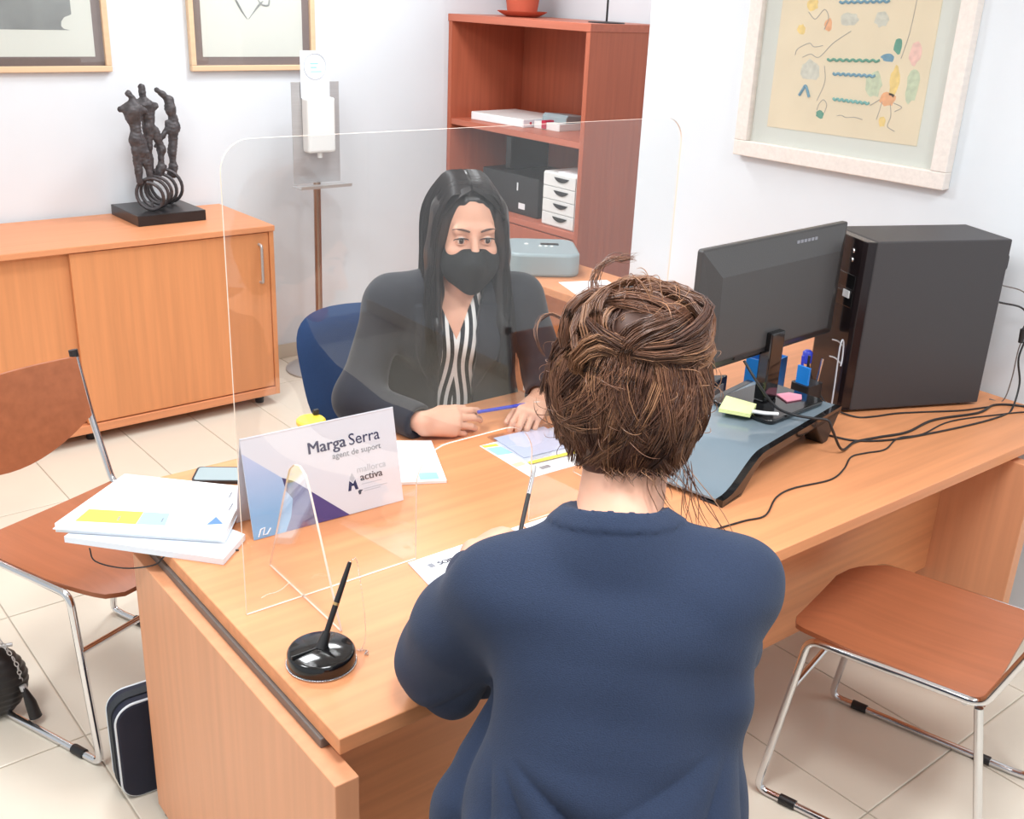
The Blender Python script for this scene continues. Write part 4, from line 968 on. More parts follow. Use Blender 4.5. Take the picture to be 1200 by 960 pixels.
M['hair_black'] = mat('near_black_hair', S(34, 26, 26), rough=.36, spec=.5)
M['brow'] = mat('dark_brow_hair', S(92, 66, 56), rough=.8)
M['hair_a'] = mat('dark_brown_hair', S(84, 54, 42), rough=.38, var=.15, scale=20)
M['hair_b'] = mat('mid_brown_hair', S(116, 78, 58), rough=.36, var=.15, scale=20)
M['hair_c'] = mat('light_brown_hair', S(154, 110, 80), rough=.36, var=.12, scale=20)
mt, nt, b = new_mat('striped_blouse_cloth'); b.inputs['Roughness'].default_value = .8; M['blouse'] = mt
tc = nt.nodes.new('ShaderNodeTexCoord'); sx = nt.nodes.new('ShaderNodeSeparateXYZ'); nt.links.new(tc.outputs['Object'], sx.inputs[0])
def mth(op, a, b_=None):
    n_ = nt.nodes.new('ShaderNodeMath'); n_.operation = op
    for i, v in enumerate((a, b_)):
        if v is None: continue
        if isinstance(v, (int, float)): n_.inputs[i].default_value = v
        else: nt.links.new(v, n_.inputs[i])
    return n_.outputs[0]
ab = mth('ABSOLUTE', sx.outputs[0]); wob = mth('MULTIPLY', mth('SINE', mth('MULTIPLY', sx.outputs[2], 24.0)), .006)
ph = mth('SINE', mth('MULTIPLY', mth('ADD', mth('ADD', ab, wob), mth('MULTIPLY', sx.outputs[2], .05)), 2 * math.pi / .0215))
cr = nt.nodes.new('ShaderNodeValToRGB'); cr.color_ramp.interpolation = 'CONSTANT'; cr.color_ramp.elements[0].color = S(28, 30, 38); cr.color_ramp.elements[1].color = S(238, 238, 236); cr.color_ramp.elements[1].position = .52
nt.links.new(mth('ADD', mth('MULTIPLY', ph, .5), .5), cr.inputs[0]); nt.links.new(cr.outputs[0], b.inputs['Base Color'])

class Person:
    def __init__(s, xy, F, label):
        s.F = Vector((F[0], F[1], 0)).normalized(); s.R = Vector((s.F.y, -s.F.x, 0)); s.o = Vector((xy[0], xy[1], 0))
        s.t = empty('person', s.o, math.atan2(s.R.y, s.R.x), label, 'person')
    def L(s, x, y, z):
        p = Vector((x, y, z)) - s.o; return np.array([p.dot(s.R), p.dot(s.F), p.z])
    def V(s, x, y, z=0):
        p = Vector((x, y, z)); return np.array([p.dot(s.R), p.dot(s.F), p.z])

def unit(v): v = np.array(v, float); return v / np.linalg.norm(v)
def hand(f, Wp, fw_, nb, right, curls, sc=1.0, spread=.05, thumb=(.62, .62, -.35), k=.007):
    fw_ = unit(fw_); nb = np.array(nb, float); nb = unit(nb - fw_ * (nb @ fw_)); t = np.cross(nb, fw_) if right else np.cross(fw_, nb)
    off = [.027, .0095, -.009, -.0255]; base = [.082, .086, .082, .074]
    ln = [(.043, .026, .021), (.047, .029, .022), (.044, .027, .021), (.034, .021, .019)]; rad = [.0092, .0094, .009, .008]
    for i in range(4):
        kn = Wp + sc * (fw_ * base[i] + t * off[i] + nb * (.004 if i in (1, 2) else 0))
        f.cap(Wp + sc * t * off[i] * .55, kn, .0155 * sc, .0125 * sc, k=.012)
        p = kn; a = 0; dr0 = unit(fw_ + t * spread * (1.2 - i))
        for j in range(3):
            a += math.radians(curls[i][j]); d = dr0 * math.cos(a) - nb * math.sin(a); q = p + d * ln[i][j] * sc
            f.cap(p, q, rad[i] * sc * (1 - .07 * j), rad[i] * sc * (1 - .07 * (j + 1)), k=.0025); p = q
    p = Wp + sc * (fw_ * .022 + t * .022 - nb * .006); d = unit(fw_ * thumb[0] + t * thumb[1] + nb * thumb[2])
    f.cap(Wp + sc * fw_ * .01 + sc * t * .01, p + d * .03 * sc, .015 * sc, .014 * sc, k=.012)
    q = p + d * .042 * sc; f.cap(p, q, .0135 * sc, .0108 * sc, k=.006)
    d2 = unit(d * .8 + fw_ * .5 - t * .2); q2 = q + d2 * .032 * sc; f.cap(q, q2, .0108 * sc, .0095 * sc, k=.003); d3 = unit(d2 * .8 + fw_ * .5 - nb * .1); f.cap(q2, q2 + d3 * .024 * sc, .0096 * sc, .0078 * sc, k=.003)

class Head:
    def __init__(s, c, yaw=0, pitch=0, roll=0, sc=1.0):
        s.c = np.array(c, float); s.sc = sc
        Rm = Matrix.Rotation(yaw, 3, 'Z') @ Matrix.Rotation(pitch, 3, 'X') @ Matrix.Rotation(roll, 3, 'Y'); s.R = np.array(Rm)
    def p(s, x, y, z): return s.c + s.sc * (s.R @ np.array([x, y, z], float))
    def r(s, *r): return np.array(r) * s.sc
    def skin(s, f):
        c = s.sc
        f.ell(s.p(0, -.012, .035), s.r(.073, .093, .088), s.R, k=.01)
        f.ell(s.p(0, .026, -.035), s.r(.060, .062, .086), s.R, k=.02)
        for g in (-1, 1):
            f.cap(s.p(g * .044, .0, -.07), s.p(0, .058, -.108), .022 * c, .019 * c, k=.02)
            f.ell(s.p(g * .034, .058, -.03), s.r(.026, .026, .024), s.R, k=.015)
        f.cap(s.p(-.036, .074, .024), s.p(.036, .074, .024), .014 * c, k=.015)
        for g in (-1, 1): f.ell(s.p(g * .031, .096, .0), s.r(.018, .016, .0105), s.R, k=.012, op='s')
        for g in (-1, 1): f.ell(s.p(g * .031, .076, .0), s.r(.013, .013, .013), s.R, k=.002)
        f.cap(s.p(0, .084, .012), s.p(0, .106, -.034), .007 * c, .0115 * c, k=.01)
        for g in (-1, 1): f.ell(s.p(g * .011, .096, -.038), s.r(.008, .009, .007), s.R, k=.006)
        f.cap(s.p(-.018, .082, -.066), s.p(.018, .082, -.066), .006 * c, k=.006); f.cap(s.p(-.015, .081, -.077), s.p(.015, .081, -.077), .007 * c, k=.006)
        for g in (-1, 1): f.ell(s.p(g * .073, -.004, -.012), s.r(.008, .018, .031), s.R, k=.006)
    def details(s, parent):
        c = s.sc
        for g in (-1, 1):
            def sph(r_, off, mt_, name, par, sq=1.0):
                vs_ = []; cc = s.p(g * .031, .0775 + off, .0005)
                n1, n2 = 12, 8; prof = [(r_ * math.sin(math.pi * k / n2) + 1e-6, -r_ * math.cos(math.pi * k / n2)) for k in range(n2 + 1)]
                return MB().lathe(prof, n1, fr=lambda x, y, z: tuple(cc + c * (s.R @ np.array([x, y, z])))).build(name, mt_, par, smooth=180)
            e = sph(.0119, 0, M['eye_white'], 'eye', parent)
            sph(.0072, .0060, M['iris'], 'iris', e)
            up = [s.p(g * .031 + .0175 * math.cos(a), .0895 - .006 * abs(math.cos(a)) ** 2, .0065 * math.sin(a) + .001) for a in [math.pi * i / 10 for i in range(11)]]
            MB().tube(up, [.0008 + .0012 * math.sin(math.pi * i / 10) for i in range(11)], 6).build('eyelash', M['hair_black'], parent, smooth=60)
            lw = [s.p(g * .031 + .0165 * math.cos(a), .0885 - .005 * abs(math.cos(a)) ** 2, -.0065 * math.sin(a) - .0005) for a in [math.pi * i / 10 for i in range(11)]]
            MB().tube(lw, .0011, 6).build('lower_eyelid', M['skin'], parent, smooth=60)
            bw = [s.p(g * (.013 + .038 * i / 8), .0925 - .014 * (i / 8) ** 2, .022 + .008 * math.sin(math.pi * .62 * i / 8 + .2) - .003 * (i / 8) ** 2) for i in range(9)]
            MB().tube(bw, [.0014 + .0016 * math.sin(math.pi * min(1, (i + 2) / 9)) for i in range(9)], 6).build('eyebrow', M['brow'], parent, smooth=60)

def strands(paths, rad, name, mt_, parent, sides=3):
    # paths (n, m, 3); tapered thin tubes joined into one hair mesh
    P = np.asarray(paths, float); n, m_, _ = P.shape
    T = np.gradient(P, axis=1); T /= np.linalg.norm(T, axis=2)[..., None] + 1e-12
    a = np.where(np.abs(T[..., 2:3]) < .9, np.array([0, 0, 1.]), np.array([1., 0, 0])); u = np.cross(T, a); u /= np.linalg.norm(u, axis=2)[..., None] + 1e-12; w_ = np.cross(T, u)
    prof = np.minimum(1, np.linspace(0, 1, m_) * 6 + .4) * np.minimum(1, (1 - np.linspace(0, 1, m_)) * 4 + .12)
    R_ = (np.broadcast_to(np.asarray(rad), (n,))[:, None] * prof[None, :])[..., None]
    V_ = np.stack([P + R_ * (u * math.cos(2 * math.pi * k / sides) + w_ * math.sin(2 * math.pi * k / sides)) for k in range(sides)], 2).reshape(-1, 3)
    base = (np.arange(n)[:, None, None] * m_ + np.arange(m_ - 1)[None, :, None]) * sides + np.arange(sides)[None, None, :]
    nx = (np.arange(n)[:, None, None] * m_ + np.arange(m_ - 1)[None, :, None]) * sides + ((np.arange(sides) + 1) % sides)[None, None, :]
    F_ = np.stack([base, nx, nx + sides, base + sides], -1).reshape(-1, 4)
    me = bpy.data.meshes.new(name); me.vertices.add(len(V_)); me.vertices.foreach_set('co', V_.astype(np.float32).ravel())
    me.loops.add(F_.size); me.loops.foreach_set('vertex_index', F_.astype(np.int32).ravel()); me.polygons.add(len(F_)); me.polygons.foreach_set('loop_start', np.arange(0, F_.size, 4, dtype=np.int32))
    me.update(calc_edges=True); me.materials.append(mt_); me.polygons.foreach_set('use_smooth', np.ones(len(F_), bool))
    o = link(name, me, parent); o['kind'] = 'stuff'; return o
def cr_paths(C, m_):
    # catmull-rom through control points C (n, k, 3)
    C = np.asarray(C, float); n, k, _ = C.shape
    Q = np.concatenate([2 * C[:, :1] - C[:, 1:2], C, 2 * C[:, -1:] - C[:, -2:-1]], 1); out = []
    for u in np.linspace(0, k - 1 - 1e-6, m_):
        i = int(u); t = u - i; a, b_, c, d = Q[:, i], Q[:, i + 1], Q[:, i + 2], Q[:, i + 3]
        out.append(.5 * (2 * b_ + (c - a) * t + (2 * a - 5 * b_ + 4 * c - d) * t * t + (3 * b_ - a - 3 * c + d) * t ** 3))
    return np.stack(out, 1)

def legs(p, parent, hipz=.555, name='trousers'):
    f = SDF((-.26, -.2, .06), (.26, .62, .72), .009)
    f.ell((0, .0, hipz + .02), (.175, .135, .10), k=.02)
    for g in (-1, 1): f.chain([(g * .085, .02, hipz - .01), (g * .10, .42, hipz - .02), (g * .10, .40, .10)], [.085, .062, .048], k=.03)
    f.mesh(name, M['trouser'], parent)
    for g in (-1, 1):
        f = SDF((g * .10 - .07, .30, -.02), (g * .10 + .07, .62, .14), .006)
        f.chain([(g * .10, .38, .045), (g * .10, .46, .04), (g * .105, .54, .03)], [.042, .04, .028], k=.02).cap((g * .10, .40, .06), (g * .10, .40, .11), .04, .038, k=.02)
        f.apply(lambda X, Y, Z: 0 * X + 0 * Y + (.003 - Z), (g * .10 - .08, .28, -.03), (g * .10 + .08, .64, .05), .004, 'i')
        f.mesh('shoe', M['shoe'], parent)

# ================= masked woman in the blazer
w = Person((1.73, 2.37), (-.46, -.888), 'masked woman in black blazer and striped blouse seated behind the screen'); T = w.t
hd = Head(w.L(1.682, 2.212, 1.207), yaw=math.radians(2), pitch=math.radians(-4), sc=1.12)
sR, sL = w.L(1.505, 2.325, 1.008), w.L(1.835, 2.155, 1.008)
eR, eL = w.L(1.385, 2.285, .772), w.L(1.875, 2.075, .80)
wR, wL = w.L(1.425, 2.035, .772), w.L(1.765, 1.985, .778)
nb0 = np.array([0, .135, 1.03])
def torso(f, i, k=.03, op='u'):
    f.cap((0, .01, .60), (0, .05, .74), .150 + i, .130 + i, k, op, sq=((0, 1, 0), 1.35))
    f.cap((0, .05, .74), (0, .105, .93), .132 + i, .140 + i, k, op, sq=((0, 1, 0), 1.35))
    for g in (-1, 1): f.ell((g * .062, .165, .915), np.array((.062, .055, .062)) + i, None, k, op)
    for g, s_ in ((1, sR), (-1, sL)): f.cap((g * .04, .125, 1.03), s_ + np.array((-g * .02, 0, .005)), .050 + i, .044 + i, k, op)
B = SDF((-.42, -.14, .50), (.42, .50, 1.36), .0034)
torso(B, 0)
hd.skin(B)
B.cap(nb0 - (0, .01, .02), hd.p(0, -.025, -.075), .052, .052, k=.03)
for s_, e_, w_ in ((sR, eR, wR), (sL, eL, wL)): B.chain([s_, e_, w_], [.044, .038, .026], k=.02)
hand(B, wR, w.V(.93, -.37, -.02), w.V(-.42, -.72, .55), True, [(12, 24, 20), (18, 28, 22), (24, 32, 24), (30, 36, 26)], sc=1.04, thumb=(.85, .35, -.3))
hand(B, wL, w.V(-.78, -.52, -.05), w.V(-.25, -.45, .85), False, [(35, 45, 30), (45, 50, 30), (52, 52, 30), (58, 52, 30)], sc=1.0, thumb=(.8, .45, -.4))
body = B.mesh('body', M['skin'], T)
hd.details(body)
# blouse
f = SDF((-.24, -.14, .56), (.24, .32, 1.12), .004)
torso(f, .008)
f.apply(lambda X, Y, Z: np.maximum(np.abs(X) - np.clip((Z - .915) * .42, -.02, .07), .06 - Y), (-.12, .05, .90), (.12, .35, 1.13), .004, 's')
f.ell(nb0 + (0, .02, .05), (.075, .08, .06), None, .01, 's')
wv = waves(11, 8, 40, .0012, (1, 1, .25))
f.mesh('blouse', M['blouse'], T, disp=wv)
# blazer
f = SDF((-.42, -.18, .53), (.42, .46, 1.13), .0042)
torso(f, .026, k=.035)
for s_, e_, w_ in ((sR, eR, wR), (sL, eL, wL)):
    d_ = unit(w_ - e_); f.chain([s_ + np.array((0, 0, .0)), e_, w_ - d_ * .02], [.058, .060, .043], k=.05)
for g in (-1, 1): f.cap((g * .13, .09, .86), (g * .155, .05, .68), .05, .06, k=.04)
torso(f, .013, op='s', k=.004)
for e_, w_ in ((eR, wR), (eL, wL)):
    d_ = unit(w_ - e_); f.apply(lambda X, Y, Z, d_=d_, w_=w_: -((X - w_[0]) * d_[0] + (Y - w_[1]) * d_[1] + (Z - w_[2]) * d_[2] + .018), w_ - .07, w_ + .07, .003, 's')
    f.cap(w_ - d_ * .05, w_ + d_ * .05, .034, .034, .003, 's')
f.apply(lambda X, Y, Z: np.maximum(np.abs(X + .004) - (.046 + .05 * np.clip(.78 - Z, 0, 1) + .02 * np.clip((Z - .95) / .1, 0, 1)), .05 - Y), (-.16, .04, .50), (.16, .40, 1.10), .008, 's')
f.ell(nb0 + (0, .0, .05), (.072, .075, .06), None, .01, 's')
# lapels: raised cloth along the opening
def lap(X, Y, Z):
    ax_ = np.abs(X + .004); t_ = np.clip((Z - .76) / .26, 0, 1); inner = .046 + .05 * np.clip(.78 - Z, 0, 1) + .02 * np.clip((Z - .95) / .1, 0, 1); outer = inner + .008 + .062 * np.sin(np.pi * np.clip(t_, 0, 1) ** .9 * .72)
    e1_ = np.sqrt(((X) / .166) ** 2 + ((Y - .09) / .124) ** 2) - 1
    return np.maximum(np.maximum(inner - ax_, ax_ - outer), np.maximum(.10 - Y, np.maximum(Z - 1.02, .76 - Z)))
TL = SDF(f.lo, f.lo + (f.n - 1) * f.h, f.h); torso(TL, .031, k=.035)
sl, X_, Y_, Z_ = TL.sub(TL.lo, TL.lo + (TL.n - 1) * TL.h)
lapf = np.maximum(np.maximum(TL.v[sl], -(TL.v[sl] + .012)), lap(X_, Y_, Z_)); f.v = np.minimum(f.v, lapf.astype(np.float32))
wv1 = waves(21, 10, 34, .0022, (1, 1, .6)); wv2 = waves(22, 10, 80, .0009)
f.mesh('blazer', M['jacket'], T, disp=lambda P: wv1(P) + wv2(P))
# mask
f = SDF(hd.c - .17, hd.c + .17, .0032)
f.ell(hd.p(0, .040, -.062), hd.r(.0705, .066, .066), hd.R, k=.01); f.cap(hd.p(0, .085, -.010), hd.p(0, .116, -.045), .012 * hd.sc, .018 * hd.sc, k=.03); f.cap(hd.p(0, .10, -.06), hd.p(0, .075, -.11), .02 * hd.sc, .022 * hd.sc, k=.03)
def mcut(X, Y, Z):
    q = np.stack(np.broadcast_arrays(X - hd.c[0], Y - hd.c[1], Z - hd.c[2]), -1) @ hd.R / hd.sc
    return np.maximum(q[..., 2] + .018 + 2.2 * q[..., 0] ** 2, .006 + .25 * np.abs(q[..., 2] + .06) - q[..., 1]) * hd.sc
f.apply(mcut, hd.c - .17, hd.c + .17, .004, 'i')
pl1 = waves(31, 6, 30, .0008)
mk = f.mesh('face_mask', M['mask'], T, disp=pl1)
for g in (-1, 1):
    for z_ in (-.03, -.095):
        MB().tube(spline([hd.p(g * .064, .022, z_), hd.p(g * .076, .0, (z_ - .012) * .5 - .01), hd.p(g * .080, -.016, -.012)], 5), .0016, 6).build('ear_loop', M['mask'], mk, smooth=60)
# hair
f = SDF(hd.c - (.2, .2, .42), hd.c + (.2, .22, .18), .0042)
f.ell(hd.p(0, -.023, .040), hd.r(.086, .101, .096), hd.R, k=.02); f.ell(hd.p(0, -.065, -.09), hd.r(.078, .045, .15), hd.R, k=.03)
for g in (-1, 1):
    f.chain([hd.p(g * .066, .02, .05), hd.p(g * .080, .018, -.05), hd.p(g * .082, .025, -.14), hd.p(g * .084, .06, -.22), hd.p(g * .08, .075, -.30)], [.036, .031, .032, .026, .014], k=.02, sq=((1, .2, 0), 1.25))
f.ell(hd.p(0, .115, -.030), hd.r(.068, .102, .121), hd.R, k=.022, op='s')
hg = waves(41, 14, 260, .0013, (1, 1, .06))
hr = f.mesh('hair', M['hair_black'], T, disp=hg)
C = []
rs = np.random.RandomState(5)
for g in (-1, 1):
    for i in range(520):
        y0 = rs.uniform(-.10, .065); j = rs.normal(0, .003, 3); o_ = rs.normal(0, 1, 2)
        zt_ = .040 + .099 * math.sqrt(max(0, 1 - ((y0 + .018) / .108) ** 2)); fr_ = (y0 + .10) / .158
        yy = -.085 + fr_ * .13
        C.append([hd.p(.006 + g * .004, y0, zt_), hd.p(.004 + g * .050, y0 * .97, .040 + .086 * math.sqrt(max(0, 1 - ((y0 + .018) / .112) ** 2))), hd.p(g * (.090 - .010 * fr_ ** 4) + j[0], y0 * .84 - .006, .035), hd.p(g * (.098 - .010 * fr_ ** 3) + j[0], yy * .8 + .01, -.07 + j[2]), hd.p(g * .100 + j[0] * 1.5, yy * .6 + .03 + .006 * o_[0], -.16), hd.p(g * .098 + j[0] * 2 + .004 * o_[1], yy * .5 + .07 + .006 * o_[0], -.25), hd.p(g * .092 + j[0] * 3 + .006 * o_[1], yy * .3 + .09 + .008 * o_[0], -.31 + rs.uniform(-.03, .03))])
for g in (-1, 1):      # front hair swept from the parting along the face
    for i in range(170):
        j = rs.normal(0, 1, 3); b_ = rs.uniform(0, 1)
        C.append([hd.p(.006 + g * .003, .055 + .012 * b_, .1215 - .008 * b_), hd.p(.004 + g * .034, .056 + .012 * b_, .106 - .012 * b_), hd.p(g * (.066 + .004 * (1 - b_)), .046 + .012 * b_, .062 - .006 * b_), hd.p(g * (.079 + .002 * j[0]), .036 + .012 * b_, .005), hd.p(g * (.085 + .003 * j[0]), .034 + .014 * b_, -.07), hd.p(g * (.088 + .004 * j[0]), .05 + .016 * b_ + .003 * j[1], -.16), hd.p(g * (.086 + .006 * j[0]), .085 + .012 * b_ + .005 * j[1], -.27 + .012 * j[2])])
strands(cr_paths(C, 26), rs.uniform(.0008, .0016, len(C)), 'hair_strands', M['hair_black'], hr)
legs(w, T)
# blue pen between her hands
pA, pB = Vector((1.562, 1.988, .790)), Vector((1.745, 1.955, .79)); d_ = (pB - pA)
t = empty('ballpoint_pen', pA, 0, 'blue ballpoint pen held between the masked woman\'s hands', 'pen')
MB().tube([(0, 0, 0), d_ * .75], .0046, 12).build('barrel', M['pen_blue'], t, smooth=50)
MB().tube([d_ * .75, d_ * .94, d_], [.0046, .003, .001], 12).build('tip', M['white'], t, smooth=50)

# ================= woman in navy seen from behind
c_ = Person((.80, .70), (.617, .787), 'woman in navy jumper with messy brown bun writing at the desk'); T = c_.t
hd2 = Head(c_.L(1.085, 1.02, 1.240), yaw=0, pitch=math.radians(-12), sc=1.06)
sL, sR = c_.L(.846, 1.010, .996), c_.L(1.112, .803, 1.015)
eL, eR = c_.L(.858, 1.142, .806), c_.L(1.225, .915, .81)
wL, wR = c_.L(1.13, 1.435, .774), c_.L(1.42, 1.26, .772)
nb1 = np.array([.003, .30, 1.06])
def torso2(f, i, k=.04, op='u'):
    f.cap((0, .02, .56), (0, .115, .73), .180 + i, .175 + i, k, op, sq=((0, 1, -.4), 1.5))
    f.cap((0, .115, .73), (.012, .215, .93), .170 + i, .146 + i, k, op, sq=((0, 1, -.5), 1.4))
    for s_ in (sL, sR): f.cap((.003, .278, 1.068), s_ * .95 + np.array((.003, .262, 1.015)) * .05, .062 + i, .046 + i, k, op)
B = SDF((-.40, -.16, .50), (.46, .86, 1.42), .0042)
torso2(B, -.012)
hd2.skin(B)
B.cap(nb1 - (0, .01, .03), hd2.p(0, -.03, -.08), .066, .062, k=.03)
for s_, e_, w_ in ((sR, eR, wR), (sL, eL, wL)): B.chain([s_, e_, w_], [.044, .04, .027], k=.02)
hand(B, wL, c_.V(.95, .30, .02), c_.V(-.35, .35, .87), False, [(30, 45, 30), (42, 50, 30), (50, 52, 30), (55, 52, 30)], sc=1.0, thumb=(.8, .45, -.3))
hand(B, wR, c_.V(-.35, .93, -.02), c_.V(.15, 0, 1), True, [(18, 22, 15), (20, 24, 15), (22, 24, 16), (25, 25, 18)], sc=1.0)
body = B.mesh('body', M['skin'], T)
hd2.details(body)
# jumper
f = SDF((-.40, -.18, .50), (.46, .80, 1.16), .0042)
torso2(f, .016)
for s_, e_, w_ in ((sR, eR, wR), (sL, eL, wL)):
    d_ = unit(w_ - e_); f.chain([s_, e_, w_ - d_ * (.075 if s_ is sL else .01)], [.061, .066, .036] if s_ is sL else [.058, .058, .040], k=.075)
f.cap((.13, .225, .99), (.15, .19, .90), .060, .048, k=.07); f.cap((-.115, .23, .985), (-.10, .20, .92), .055, .045, k=.06)
f.chain([(-.13, .25, .84), (-.185, .17, .70), (-.215, .12, .55)], [.03, .05, .055], k=.014); f.chain([(-.10, .15, .85), (-.15, .05, .72), (-.17, .0, .56)], [.02, .034, .04], k=.05)
mL = (sL + eL) / 2 + np.array((-.016, -.004, .0)); f.chain([sL, mL, eL], [.058, .066, .066], k=.05)
NC, NR = nb1 + (0, .045, .108), (.108, .115, .070)
f.ell(NC, NR, None, .006, 's')
TL = SDF(f.lo, f.lo + (f.n - 1) * f.h, f.h); torso2(TL, .0195); EL = SDF(f.lo, f.lo + (f.n - 1) * f.h, f.h); EL.ell(NC, np.array(NR) + .030, None, .001); EI = SDF(f.lo, f.lo + (f.n - 1) * f.h, f.h); EI.ell(NC, NR, None, .001)
f.v = np.minimum(f.v, np.maximum(np.maximum(TL.v, EL.v), -EI.v))
for e_, w_ in ((eR, wR), (eL, wL)):
    d_ = unit(w_ - e_); f.apply(lambda X, Y, Z, d_=d_, w_=w_, e_=e_: -((X - w_[0]) * d_[0] + (Y - w_[1]) * d_[1] + (Z - w_[2]) * d_[2] + (.07 if e_ is eL else .006)), w_ - .11, w_ + .11, .003, 's')
wv1 = waves(51, 9, 26, .0040, (1, .7, .7)); wv2 = waves(52, 10, 60, .0016)
def drape(P):
    out = wv1(P) + wv2(P)
    for ax_, az_, am, nn in ((-.165, .87, .017, 11), (.175, .88, .011, 9)):
        dx, dz = P[:, 0] - ax_, P[:, 2] - az_; r_ = np.hypot(dx, dz); ph_ = np.arctan2(dx * (1 if ax_ < 0 else -1), -dz)
        m_ = np.clip((r_ - .03) / .08, 0, 1) * np.clip((.40 - r_) / .2, 0, 1) * np.clip((.93 - P[:, 2]) / .06, 0, 1) * np.clip((1.25 - np.abs(ph_ - .35)) / .5, 0, 1)
        out = out + am * m_ * (np.abs(np.sin(nn * .5 * ph_ + 3 * r_)) ** .8 - .5)
    return out
jm = f.mesh('jumper', M['knit'], T, disp=drape)
# hair: base volume, bun, then combed and loose strands
f = SDF(hd2.c - .22, hd2.c + (.22, .22, .26), .0042)
f.ell(hd2.p(0, -.018, .026), hd2.r(.096, .107, .101), hd2.R, k=.02); f.ell(hd2.p(0, -.050, -.045), hd2.r(.078, .055, .072), hd2.R, k=.03)
f.ell(hd2.p(0, .10, -.04), hd2.r(.058, .10, .10), hd2.R, k=.012, op='s')
BC = np.array((.008, -.068, .098))
f.ell(hd2.p(*BC), hd2.r(.072, .056, .056), hd2.R, k=.04)
hg = waves(61, 14, 120, .0022)
hr = f.mesh('hair', M['hair_a'], T, disp=hg)
rs = np.random.RandomState(9)
groups = {'hair_a': [], 'hair_b': [], 'hair_c': []}
HC = np.array([0, -.018, .018])
def headpt(d, s_=1.0):
    q = np.array([.108 if d[0] < 0 else .102, .113, .117]) * s_; L_ = 1 / math.sqrt(((d / q) ** 2).sum()); return HC + d * L_
def dirv(az, el): return np.array([math.sin(az) * math.cos(el), -math.cos(az) * math.cos(el), math.sin(el)])
bd = unit(BC - HC)
def tone(pc=.22, pb=.45):
    r_ = rs.rand(); return 'hair_c' if r_ < pc else ('hair_b' if r_ < pc + pb else 'hair_a')
def lock(cps, width, thick, n, tn, cen, end=.35, jit=.0012):
    P = np.array(cps, float); T_ = np.gradient(P, axis=0); T_ /= np.linalg.norm(T_, axis=1)[:, None]; N_ = P - cen; N_ -= T_ * (N_ * T_).sum(1)[:, None]; N_ /= np.linalg.norm(N_, axis=1)[:, None] + 1e-9; S_ = np.cross(T_, N_)
    u = np.linspace(0, 1, len(P)); pr_ = (end + (1 - end) * np.sin(math.pi * (.12 + .76 * u)))[:, None]
    for k in range(n):
        a_ = rs.uniform(-1, 1); b_ = rs.uniform(-1, 1) * math.sqrt(1 - a_ * a_); j = rs.normal(0, jit, P.shape); sh = 1 + rs.normal(0, .12)
        q = P + S_ * (a_ * width * sh) * pr_ + N_ * (b_ * thick) * pr_ + j
        groups[tn if rs.rand() < .8 else tone()].append([hd2.p(*x) for x in q])
# combed up towards the bun
for layer, (cnt, base) in enumerate(((95, 1.0), (80, 1.035))):
    for cl in range(cnt):
        az = -2.3 + 4.6 * (cl + rs.uniform(0, 1)) / cnt; lim = -.98 + .55 * (abs(az) / 2.3) ** 1.6 + (.5 if abs(az) > 1.8 else 0)
        el = lim + (abs(rs.normal(0, .10)) if layer == 0 else rs.uniform(0, .55)); d0_ = dirv(az, el); sw = rs.normal(0, .28); pf = rs.uniform(.0, .055)
        cps = []
        for u in (0, .2, .4, .6, .8, 1.0):
            d_ = unit(d0_ * (1 - u) + bd * u + np.cross(bd, d0_) * sw * math.sin(math.pi * u)); cps.append(headpt(d_, base + pf * math.sin(math.pi * (.1 + .8 * u)) + .03 * u))
        if el < lim + .12: cps[0] = cps[0] + np.array([rs.normal(0, .006), rs.uniform(-.004, .004), -rs.uniform(.004, .022)])
        lock(cps, rs.uniform(.009, .017), .004, 44, tone(.40 if az > .6 else .16), HC)
# the bun: coils of thick locks
nax = unit(np.array([.06, -.80, .60]))
for cl in range(92):
    ax_ = unit(nax + rs.normal(0, .40, 3)); e1_ = unit(np.cross(ax_, [.3, .5, .8])); e2_ = np.cross(ax_, e1_); R_ = rs.uniform(.022, .074); a0 = rs.uniform(0, 6.28); span = rs.uniform(2.0, 4.8); sh = rs.uniform(-.016, .036) * (1 - R_ / .13); ef = rs.uniform(.8, 1.05)
    cps = [BC + (e1_ * math.cos(a0 + span * u) + e2_ * math.sin(a0 + span * u) * ef) * (R_ + .012 * math.sin(2.6 * u + cl)) * np.array([1.18, .92, .90]) + ax_ * (sh + .01 * math.sin(4 * u + cl)) for u in np.linspace(0, 1, 6)]
    lock(cps, rs.uniform(.007, .014), .0055, 46, tone(.28), BC, end=.2, jit=.0010)
# big loose twists that break the outline of the bun
for cps in ([(-.07, -.05, .06), (-.095, -.055, .085), (-.09, -.05, .125), (-.06, -.045, .15), (-.02, -.06, .15), (.02, -.09, .135)], [(.08, -.05, .05), (.10, -.04, .09), (.095, -.035, .13), (.06, -.04, .155), (.02, -.05, .16), (-.02, -.06, .15)],
            [(-.06, -.09, .03), (-.085, -.10, .06), (-.06, -.115, .09), (-.02, -.125, .08), (.02, -.125, .06), (.05, -.11, .035)], [(.06, -.09, .13), (.03, -.12, .12), (-.01, -.13, .105), (-.03, -.125, .075), (-.01, -.12, .045), (.03, -.115, .04)],
            [(-.05, -.075, .14), (-.02, -.10, .145), (.03, -.105, .13), (.065, -.09, .10), (.07, -.085, .06), (.05, -.10, .02)], [(-.09, -.02, .04), (-.105, -.03, .01), (-.095, -.06, -.02), (-.06, -.10, -.03), (-.02, -.12, -.01), (.01, -.12, .03)]):
    lock(cps, .015, .009, 90, tone(.45), BC, end=.3, jit=.0018)
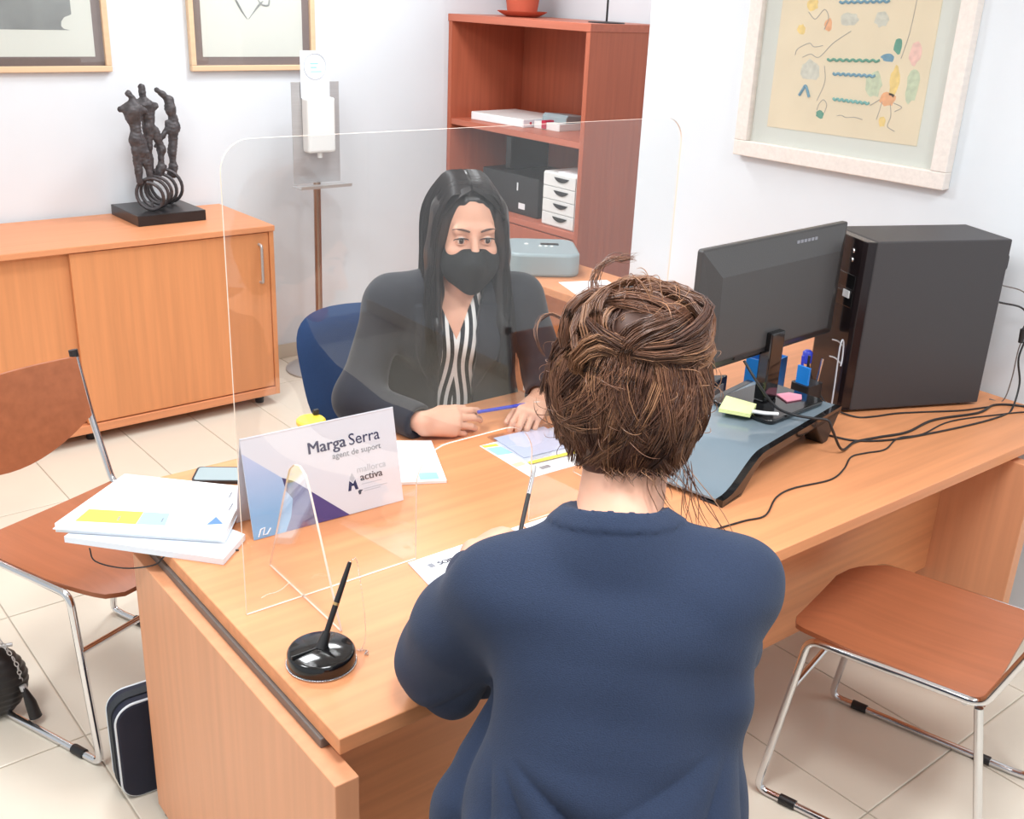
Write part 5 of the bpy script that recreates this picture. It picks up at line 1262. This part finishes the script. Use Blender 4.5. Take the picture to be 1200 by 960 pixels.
for i in range(110):   # flyaways around the outline
    az = rs.uniform(-2.4, 2.4); el = rs.uniform(-.5, 1.3); d_ = dirv(az, el); p0_ = headpt(d_, 1.05); tn = unit(np.cross(d_, rs.normal(size=3))); L_ = rs.uniform(.02, .055)
    if el > .6: p0_ = BC + d_ * .058
    h_ = rs.uniform(.006, .024); groups['hair_c' if az > 0 else 'hair_b'].append([hd2.p(*(p0_ + tn * L_ * u + d_ * h_ * math.sin(math.pi * u * .8))) for u in (0, .2, .4, .6, .8, 1.0)])
for i in range(80):   # wisps falling from the nape
    x0 = rs.uniform(-.05, .075); s_ = 1 if x0 > .02 else .4; L_ = rs.uniform(.03, .085) * s_ * (1.9 if x0 > .058 else .8); sd = rs.uniform(.1, .7) * (1 if x0 > 0 else .3)
    p0_ = np.array([x0, -.088 + abs(x0) * .3, -.070]); groups[('hair_a', 'hair_b', 'hair_c')[i % 3]].append([hd2.p(*(p0_ + np.array([sd * L_ * u + .006 * math.sin(5 * u + i), -.010 - .020 * u * (1 + .4 * math.sin(i)), -L_ * u]))) for u in (0, .2, .4, .6, .8, 1.0)])
lock([(-.045, -.04, .125), (-.058, -.03, .152), (-.054, -.02, .178), (-.036, -.018, .194), (-.018, -.02, .198), (-.002, -.022, .199)], .006, .006, 20, 'hair_b', BC, end=.35, jit=.003)
lock([(-.07, -.03, .09), (-.105, -.012, .115), (-.126, -.008, .112), (-.134, -.018, .095), (-.130, -.028, .074), (-.12, -.03, .06)], .003, .003, 9, 'hair_a', BC, end=.3)
for tone, C in groups.items():
    C = np.array(C); strands(cr_paths(C, 13), rs.uniform(.00045, .0009, len(C)), 'hair_strands', M[tone], hr)
legs(c_, T)
# her pen
pT, pB = W(.588, .296, .797), W(.684, .378, .872); d_ = pB - pT; 
t = empty('writing_pen', pT, 0, 'silver and black pen in the hand of the woman in navy', 'pen')
MB().tube([d_ * -.32, d_ * -.2, d_ * .0], [.001, .004, .0048], 12).build('grip', M['black'], t, smooth=50)
MB().tube([d_ * .0, d_ * .50], .0048, 12).build('barrel', M['black'], t, smooth=50)
MB().tube([d_ * .5, d_ * .95, d_ * 1.0], [.0048, .0046, .003], 12).build('cap', M['steel'], t, smooth=50)
MB().tube([d_ * .52 + Vector((-.005, -.003, .003)), d_ * .9 + Vector((-.005, -.003, .003))], .0012, 8).build('clip', M['chrome'], t, smooth=50)
c3 = copy_tree(ch); c3.location = c_.o; c3.rotation_euler.z = math.atan2(c_.R.y, c_.R.x)
tag(c3, 'wooden chair with chrome frame on which the woman in navy sits', 'chair', GRP)
